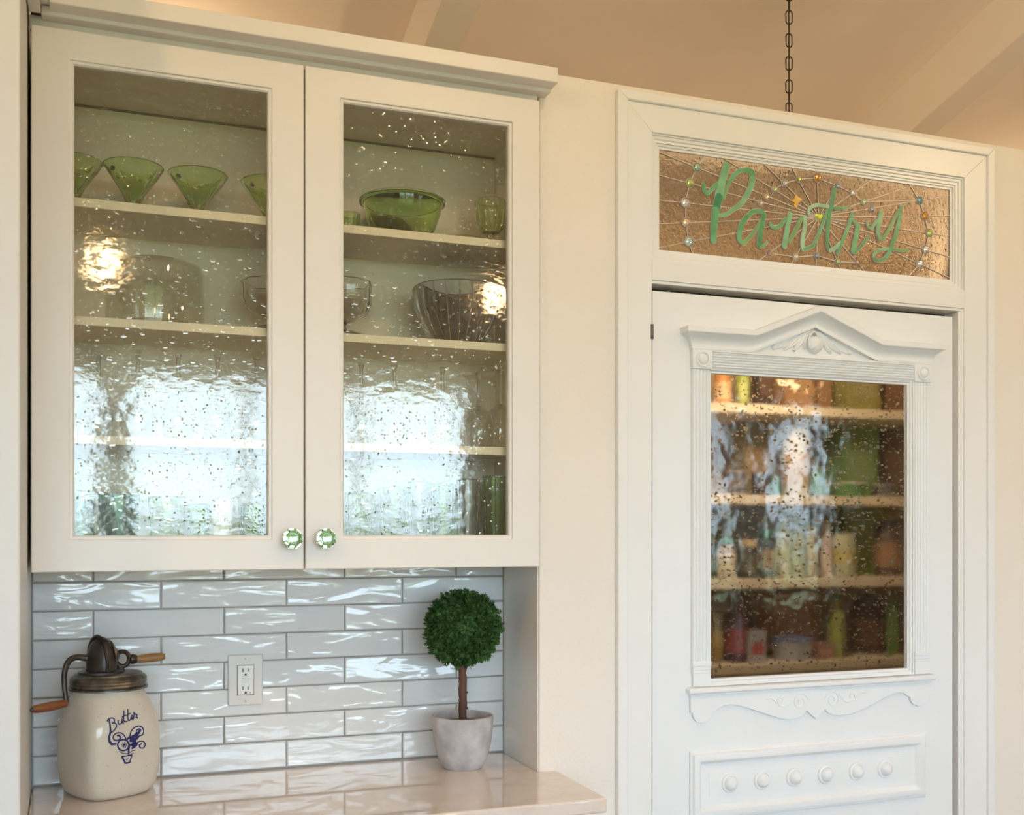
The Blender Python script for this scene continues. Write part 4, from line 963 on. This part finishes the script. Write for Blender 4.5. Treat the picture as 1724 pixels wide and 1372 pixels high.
for zz in (om + rh * .64, om - rh * .58):
    for dx, hh in ((-.0053, .0036), (.0048, .0031)): mesh('slot', MB().box(oc + dx - .0008, oc + dx + .0008, 2.1553, 2.156, zz + .001 - hh, zz + .001 + hh), M['dark'], fc)
    gz = zz - .0098; pg = [(oc - .0022, gz), (oc + .0022, gz)] + [(oc + .0022 * math.cos(a), gz + .0016 + .0026 * math.sin(a)) for a in [PI * k / 6 for k in range(7)]]
    mesh('ground_hole', MB().prism(pg, 2.1553, 2.156), M['dark'], fc)
for dz in (.0055, -.0022): mesh('button', MB().box(oc - .0062, oc + .0060, 2.1546, 2.156, om + dz - .0024, om + dz + .0024), M['plate_in'], fc, bevel=.0005)
mesh('indicator', MB().lathe([(.0009, 0), (.0009, .0008), (0, .0009)], 8, (oc + .0085, 2.1558, om - rh * .87), axis='y'), M['dark'], fc)
for zz in (oz0 + .0085, oz1 - .0085):
    scw = mesh('screw', MB().lathe([(.0026, 0), (.0026, .0004), (.0018, .0009), (0, .001)], 14, (oc, 2.157, zz), axis='y'), M['plate'], ou)
    mesh('screw_slot', MB().box(oc - .0003, oc + .0003, 2.1558, 2.1562, zz - .0018, zz + .0018), M['dark'], scw)

# ================================================================== PANTRY CONTENTS
PSX0, PSX1 = .875, 2.41
ps = empty('pantry_shelving', (1.64, 2.66, 0), 'painted shelves filling the back wall behind the pantry door', 'shelving')
PSZ = {0: 1.985, 1: 1.736, 2: 1.489, 3: 1.260, 4: 1.030, 5: .72}
M['pshelf'] = flat('pantry_shelf_paint', (.74, .68, .53), .5, .02, 6)
for k, z in PSZ.items(): mesh('shelf', MB().box(PSX0, PSX1, 2.48, 2.795, z - .026, z), M['pshelf'], ps, bevel=.002)
for x in (PSX0 - .012, PSX1): mesh('upright', MB().box(x, x + .009, 2.50, 2.795, 0, 2.05), M['pshelf'], ps)
cc_ = {}
def pm(c, rough=.4):
    k = tuple(c)
    if k not in cc_: cc_[k] = flat('packaging', c, rough, .12, 14)
    return cc_[k]
def item(kind, sh, u, wp, vt, col, label, cat, Y=2.56, col2=None, col3=None):
    z0 = PSZ[sh] + .0004; p = at(u, vt, Y); R = px(wp, u, Y) / 2; h = min(max(.04, p.z - z0), PSZ[sh - 1] - .026 - PSZ[sh] - .004); c = (p.x, Y, z0)
    o = empty({'box': 'food_box'}.get(kind, kind), c, label, cat, 'groceries on the pantry shelves')
    m1, m2, m3 = pm(col), pm(col2 or (.75, .70, .58)), pm(col3 or (.08, .07, .06))
    if kind == 'box':
        d = min(.05, R * .8)
        mesh('carton', MB().box(p.x - R, p.x + R, Y - d, Y + d, z0, z0 + h), m1, o, bevel=.0015)
        mesh('label_panel', MB().box(p.x - R * .72, p.x + R * .72, Y - d - .0012, Y - d, z0 + h * .25, z0 + h * .68), m2, o)
        mesh('flap', MB().box(p.x - R * .98, p.x + R * .98, Y - d * .96, Y + d * .1, z0 + h, z0 + h + .001), m1, o)
    elif kind == 'bottle':
        mesh('body', MB().lathe([(R * .86, 0), (R * .97, .004), (R, .012), (R, h * .58), (R * .85, h * .68), (R * .42, h * .80), (R * .36, h * .92)], 24, c), m1, o)
        mesh('cap', MB().lathe([(R * .36, h * .90), (R * .44, h * .905), (R * .44, h * .99), (0, h)], 18, c), m3, o)
        mesh('paper_label', MB().lathe([(R * 1.0, h * .14), (R * 1.015, h * .142), (R * 1.015, h * .50), (R * 1.0, h * .502)], 24, c), m2, o)
    elif kind == 'jar':
        mesh('body', MB().lathe([(R * .88, 0), (R * .98, .004), (R, .012), (R, h * .72), (R * .9, h * .80), (R * .80, h * .84)], 24, c), m1, o)
        mesh('lid', MB().lathe([(R * .84, h * .82), (R * .88, h * .83), (R * .88, h * .98), (R * .84, h), (0, h)], 24, c), m3, o)
        mesh('paper_label', MB().lathe([(R * 1.0, h * .16), (R * 1.015, h * .165), (R * 1.015, h * .60), (R * 1.0, h * .605)], 24, c), m2, o)
    elif kind == 'can':
        mesh('body', MB().lathe([(R * .97, 0), (R, .002), (R, .005), (R * .975, .007), (R * .975, h - .007), (R, h - .005), (R, h - .001), (R * .95, h), (R * .93, h - .003), (0, h - .003)], 28, c), m3, o)
        mesh('paper_label', MB().lathe([(R * .975, .008), (R * .99, .009), (R * .99, h - .009), (R * .975, h - .008)], 28, c), m1, o)
        mesh('band', MB().lathe([(R * .99, h * .3), (R * 1.0, h * .3), (R * 1.0, h * .62), (R * .99, h * .62)], 28, c), m2, o)
    elif kind == 'tub':
        mesh('body', MB().lathe([(R * .82, 0), (R * .86, .004), (R * .96, h * .86), (R * .96, h * .88)], 28, c), m1, o)
        mesh('lid', MB().lathe([(R, h * .86), (R, h * .97), (R * .97, h), (0, h)], 28, c), m2, o)
    return o
I = item
# shelf one
I('bottle', 1, 1215, 27, 604, (.55, .25, .08), 'bottle painted orange for lamp light, left end of top pantry shelf', 'bottle', col2=(.75, .50, .28))  # orange lamp light put into the bottle colour
I('bottle', 1, 1250, 20, 606, (.36, .46, .10), 'narrow lime green bottle beside the orange lit bottle', 'bottle', col2=(.48, .58, .20))
I('box', 1, 1283, 30, 612, (.05, .03, .025), 'dark narrow carton between lime bottle and brown carton', 'box', col2=(.12, .07, .05))
I('box', 1, 1334, 56, 600, (.34, .19, .08), 'wide brown carton at the middle of the top pantry shelf', 'box', col2=(.42, .26, .12))
I('box', 1, 1382, 26, 606, (.28, .15, .06), 'slim brown carton right of the wide brown carton', 'box', col2=(.34, .20, .10))
I('box', 1, 1437, 66, 602, (.26, .25, .07), 'olive green carton on the top pantry shelf', 'box', col2=(.36, .33, .14))
I('box', 1, 1497, 44, 600, (.18, .09, .045), 'dark brown carton at the right end of the top pantry shelf', 'box', col2=(.25, .14, .08))
# shelf two
I('box', 2, 1262, 52, 704, (.24, .20, .08), 'tall olive brown carton standing behind two dark cans', 'box', 2.70, (.40, .28, .13))
I('can', 2, 1239, 36, 792, (.07, .065, .08), 'grey black can at the left of the second pantry shelf', 'can', 2.54, (.20, .18, .19), (.3, .28, .28))
I('can', 2, 1280, 32, 795, (.02, .02, .03), 'black can beside the dark green jar', 'can', 2.54, (.08, .06, .05), (.15, .12, .12))
I('jar', 2, 1306, 20, 800, (.03, .14, .08), 'small dark green jar left of the pale canister', 'jar', 2.54, (.05, .20, .12), (.04, .10, .06))
I('jar', 2, 1340, 44, 716, (.60, .58, .48), 'tall pale canister on the second pantry shelf', 'canister', 2.58, (.62, .50, .36), (.55, .60, .62))
I('jar', 2, 1376, 26, 786, (.05, .20, .10), 'green jar right of the pale canister', 'jar', 2.54, (.08, .24, .13), (.06, .14, .10))
I('tub', 2, 1428, 62, 812, (.09, .24, .07), 'green tub with pale lid on the second pantry shelf', 'tub', 2.54, (.55, .58, .48))
I('box', 2, 1430, 70, 712, (.16, .30, .09), 'tall green carton behind the tub with pale lid', 'box', 2.70, (.24, .36, .14))
I('can', 2, 1487, 40, 815, (.05, .045, .05), 'dark can right of the green tub', 'can', 2.54, (.10, .08, .08), (.2, .18, .18))
I('box', 2, 1500, 60, 712, (.12, .07, .045), 'tall dark brown carton at right of the second pantry shelf', 'box', 2.70, (.16, .10, .06))
# shelf three
I('box', 3, 1232, 66, 856, (.22, .25, .25), 'tall blue grey carton behind the spice jars', 'box', 2.70, (.26, .29, .28))
I('jar', 3, 1223, 30, 905, (.55, .43, .36), 'jar with a cream label and green lid, left of the spice jars', 'jar', 2.54, (.80, .72, .62), (.03, .20, .12))
I('jar', 3, 1259, 32, 908, (.05, .045, .04), 'dark jar with a tan lid on the third pantry shelf', 'jar', 2.54, (.12, .11, .07), (.66, .50, .28))
I('jar', 3, 1291, 26, 892, (.02, .025, .02), 'black jar with a green lid beside the pale bottles', 'jar', 2.54, (.30, .17, .08), (.02, .16, .09))
I('bottle', 3, 1317, 26, 862, (.46, .47, .28), 'pale green bottle, left one of the two on the third pantry shelf', 'bottle', 2.56, (.52, .50, .33), (.24, .34, .22))
I('bottle', 3, 1342, 23, 870, (.42, .43, .26), 'pale green bottle, right one of the two on the third pantry shelf', 'bottle', 2.56, (.36, .38, .16), (.28, .36, .28))
I('jar', 3, 1366, 17, 886, (.55, .48, .34), 'thin straw coloured jar between pale bottles and white bottle', 'jar', 2.54, (.58, .46, .30), (.40, .42, .34))
I('bottle', 3, 1391, 22, 880, (.62, .56, .55), 'pinkish white bottle on the third pantry shelf', 'bottle', 2.54, (.70, .64, .60), (.45, .42, .42))
I('can', 3, 1419, 40, 898, (.50, .55, .38), 'pale green tin with a yellow band on the third pantry shelf', 'tin', 2.54, (.58, .50, .18), (.45, .50, .40))
I('box', 3, 1440, 76, 854, (.24, .36, .06), 'tall lime green carton behind the pale tin', 'box', 2.70, (.33, .42, .08))
I('jar', 3, 1494, 44, 876, (.10, .065, .05), 'brown jar at the right end of the third pantry shelf', 'jar', 2.56, (.36, .20, .11), (.06, .05, .05))
# shelf four
I('can', 4, 1204, 26, 1030, (.36, .25, .08), 'ochre tin at the left end of the fourth pantry shelf', 'tin', 2.56, (.46, .34, .12), (.3, .26, .2))
I('bottle', 4, 1238, 44, 1002, (.07, .03, .06), 'dark maroon bottle on the fourth pantry shelf', 'bottle', 2.56, (.30, .06, .08), (.06, .06, .08))
I('box', 4, 1268, 32, 1062, (.40, .42, .50), 'pale blue carton with red mark beside the maroon bottle', 'box', 2.53, (.50, .10, .10))
I('box', 4, 1322, 84, 996, (.56, .27, .13), 'terracotta orange carton on the fourth pantry shelf', 'box', 2.70, (.62, .40, .34))
I('tub', 4, 1333, 68, 1072, (.56, .62, .78), 'white and blue tub in front of the terracotta carton', 'tub', 2.54, (.14, .22, .48))
I('box', 4, 1384, 30, 1082, (.40, .22, .20), 'small dusty pink carton beside the white and blue tub', 'box', 2.53, (.50, .34, .28))
I('bottle', 4, 1408, 26, 1000, (.30, .36, .07), 'lime bottle on the fourth pantry shelf', 'bottle', 2.53, (.36, .42, .10), (.04, .22, .06))
I('jar', 4, 1460, 60, 1002, (.09, .035, .02), 'wide dark brown jar on the fourth pantry shelf', 'jar', 2.62, (.22, .09, .03), (.05, .045, .05))
I('box', 4, 1501, 16, 1010, (.12, .26, .05), 'narrow bright green carton at right of the fourth pantry shelf', 'box', 2.53, (.18, .34, .08))
I('box', 4, 1522, 22, 1012, (.24, .09, .07), 'dark red carton at the right end of the fourth pantry shelf', 'box', 2.56, (.34, .16, .12))

# ------------------------------------------------------------------ lamps
def point(name, loc, watt, col, r):
    ld = bpy.data.lights.new(name, 'POINT'); ld.energy = watt; ld.color = col; ld.shadow_soft_size = r
    o = bpy.data.objects.new(name, ld); COL.objects.link(o); o.location = loc; return o
M['shade'] = thin_glass('lamp_glass', (1, .96, .90), .1, 1.0)
for k, p in enumerate(PENDANTS):
    o = empty('pendant_lamp', (p[0], p[1], p[2] - .09), 'glass pendant lamp over the kitchen, seen only as a reflection, number %s along' % ('one', 'two', 'three')[k], 'lamp')
    o['label'] = ('glass pendant lamp mirrored in the left cabinet pane', 'glass pendant lamp mirrored at the right edge of the cabinet', 'glass pendant lamp mirrored at the top of the pantry pane')[k]
    mesh('glass_shade', MB().lathe([(.045, .10), (.085, .03), (.10, -.05), (.098, -.05), (.083, .03), (.043, .098)], 28, p), M['shade'], o)
    mesh('socket', MB().lathe([(.0, .13), (.018, .13), (.022, .075), (0, .07)], 16, p), M['brass'], o)
    zc = 3.3 - .25 * p[1]
    mesh('rod', MB().tube([(p[0], p[1], p[2] + .125), (p[0], p[1], zc + .002)], .006, 8), M['brass'], o)
    pl_ = point('pendant_light', p, LAMP_W, (1, .68, .40), .06); pl_.parent = o; pl_.location = (0, 0, .09)
cl_l = ['left', 'middle', 'right', 'rear']
for k, (cx_, cy_, dr_) in enumerate(ADDED_CEILING_LAMPS):
    zr = 3.3 - .25 * cy_; zc = zr - dr_ + .115
    o = empty('added_ceiling_lamp', (cx_, cy_, zc - .16), 'added unseen ceiling lamp above the ' + ('left tall panel', 'cabinet', 'pantry door')[k], 'lamp', 'added ceiling lamps out of view')
    mesh('drop_rod', MB().tube([(cx_, cy_, zc), (cx_, cy_, zr + .01)], .008, 8), M['brass'], o)
    mesh('glass_bowl', MB().lathe([(0, -.11), (.07, -.10), (.13, -.06), (.15, -.01), (.148, -.01), (.128, -.058), (.069, -.098), (0, -.108)], 28, (cx_, cy_, zc - .045)), M['shade'], o)
    mesh('ceiling_plate', MB().lathe([(.08, -.045), (.08, .02), (0, .02)], 24, (cx_, cy_, zc - .01)), M['brass'], o)
    pl_ = point('added_ceiling_light', (0, 0, .08), CEIL_W, (1, .745, .50), .05); pl_.parent = o
for k, (q, wt) in enumerate(FILL_LAMPS):
    o = empty('fill_lamp', (q[0], q[1], q[2] - .06), 'added unseen fill lamp behind the top of the ' + ('cabinet wall', 'pantry wall')[k], 'lamp')
    mesh('glass_shade', MB().lathe([(.02, .05), (.055, .02), (.06, -.01), (.045, -.045), (0, -.055), (0, -.052), (.043, -.043), (.057, -.01), (.052, .018), (.018, .048)], 24, q), M['shade'], o)
    mesh('rod', MB().tube([(q[0], q[1], q[2] + .05), (q[0], q[1], 3.3 - .25 * q[1] + .01)], .006, 8), M['brass'], o)
    pl_ = point('fill_light', (0, 0, .06), wt, (1, .745, .50), .04); pl_.parent = o
x, y, z = PANTRY_LAMP
hl = empty('hanging_lamp', (x, y, z - .09), 'lamp hanging on a dark bronze chain behind the pantry wall', 'lamp')
ztop = 3.3 - .25 * y
mesh('cord', MB().tube([(x + .001, y, z + .12), (x - .001, y, ztop)], .0016, 6), M['chain'], hl)
mesh('canopy', MB().lathe([(.05, .0), (.05, -.012), (.02, -.026), (0, -.027)], 24, (x, y, ztop + .003)), M['chain'], hl)
lk = None; n_l = int((ztop - .03 - (z + .13)) / .0275)
for k in range(n_l + 1):
    zz = ztop - .035 - .0275 * k
    if lk is None:
        hw, hl_, wr_ = .0078, .0085, .0016
        pts = [(hw * math.cos(a), 0, (hl_ if math.sin(a) >= 0 else -hl_) + hw * math.sin(a)) for a in [2 * PI * q / 20 for q in range(20)]]
        pts.append(pts[0]); b = MB(); b.tube([(x + q[0], y, zz + q[2]) for q in pts], wr_, 6)
        # mesh about the link's own centre so that copies may turn
        b.v = [(vx - x, vy - y, vz - zz) for vx, vy, vz in b.v]
        me = bpy.data.meshes.new('chain_link'); me.from_pydata(b.v, [], b.f); smooth_by_angle(me, 1.2); me.materials.append(M['chain'])
        lk = bpy.data.objects.new('chain_link', me); COL.objects.link(lk); c_ = lk
    else:
        c_ = lk.copy(); COL.objects.link(c_)
    c_.parent = hl; c_.location = Vector((x, y, zz)) - hl.location; c_.rotation_euler = (0, 0, TH * -1 + (.15 if k % 2 == 0 else PI / 2 - .25) + random.uniform(-.12, .12))
mesh('socket_cap', MB().lathe([(0, .135), (.006, .135), (.02, .115), (.045, .085), (.047, .07), (0, .07)], 24, (x, y, z)), M['chain'], hl)
mesh('glass_shade', MB().lathe([(.044, .075), (.060, .03), (.066, -.03), (.045, -.072), (.0, -.082), (0, -.079), (.043, -.070), (.063, -.03), (.058, .03), (.042, .075)], 28, (x, y, z)), M['shade'], hl)
pl_ = point('pantry_light', PANTRY_LAMP, PANTRY_W, (1, .79, .58), .045); pl_.parent = hl; pl_.location = (0, 0, .09)
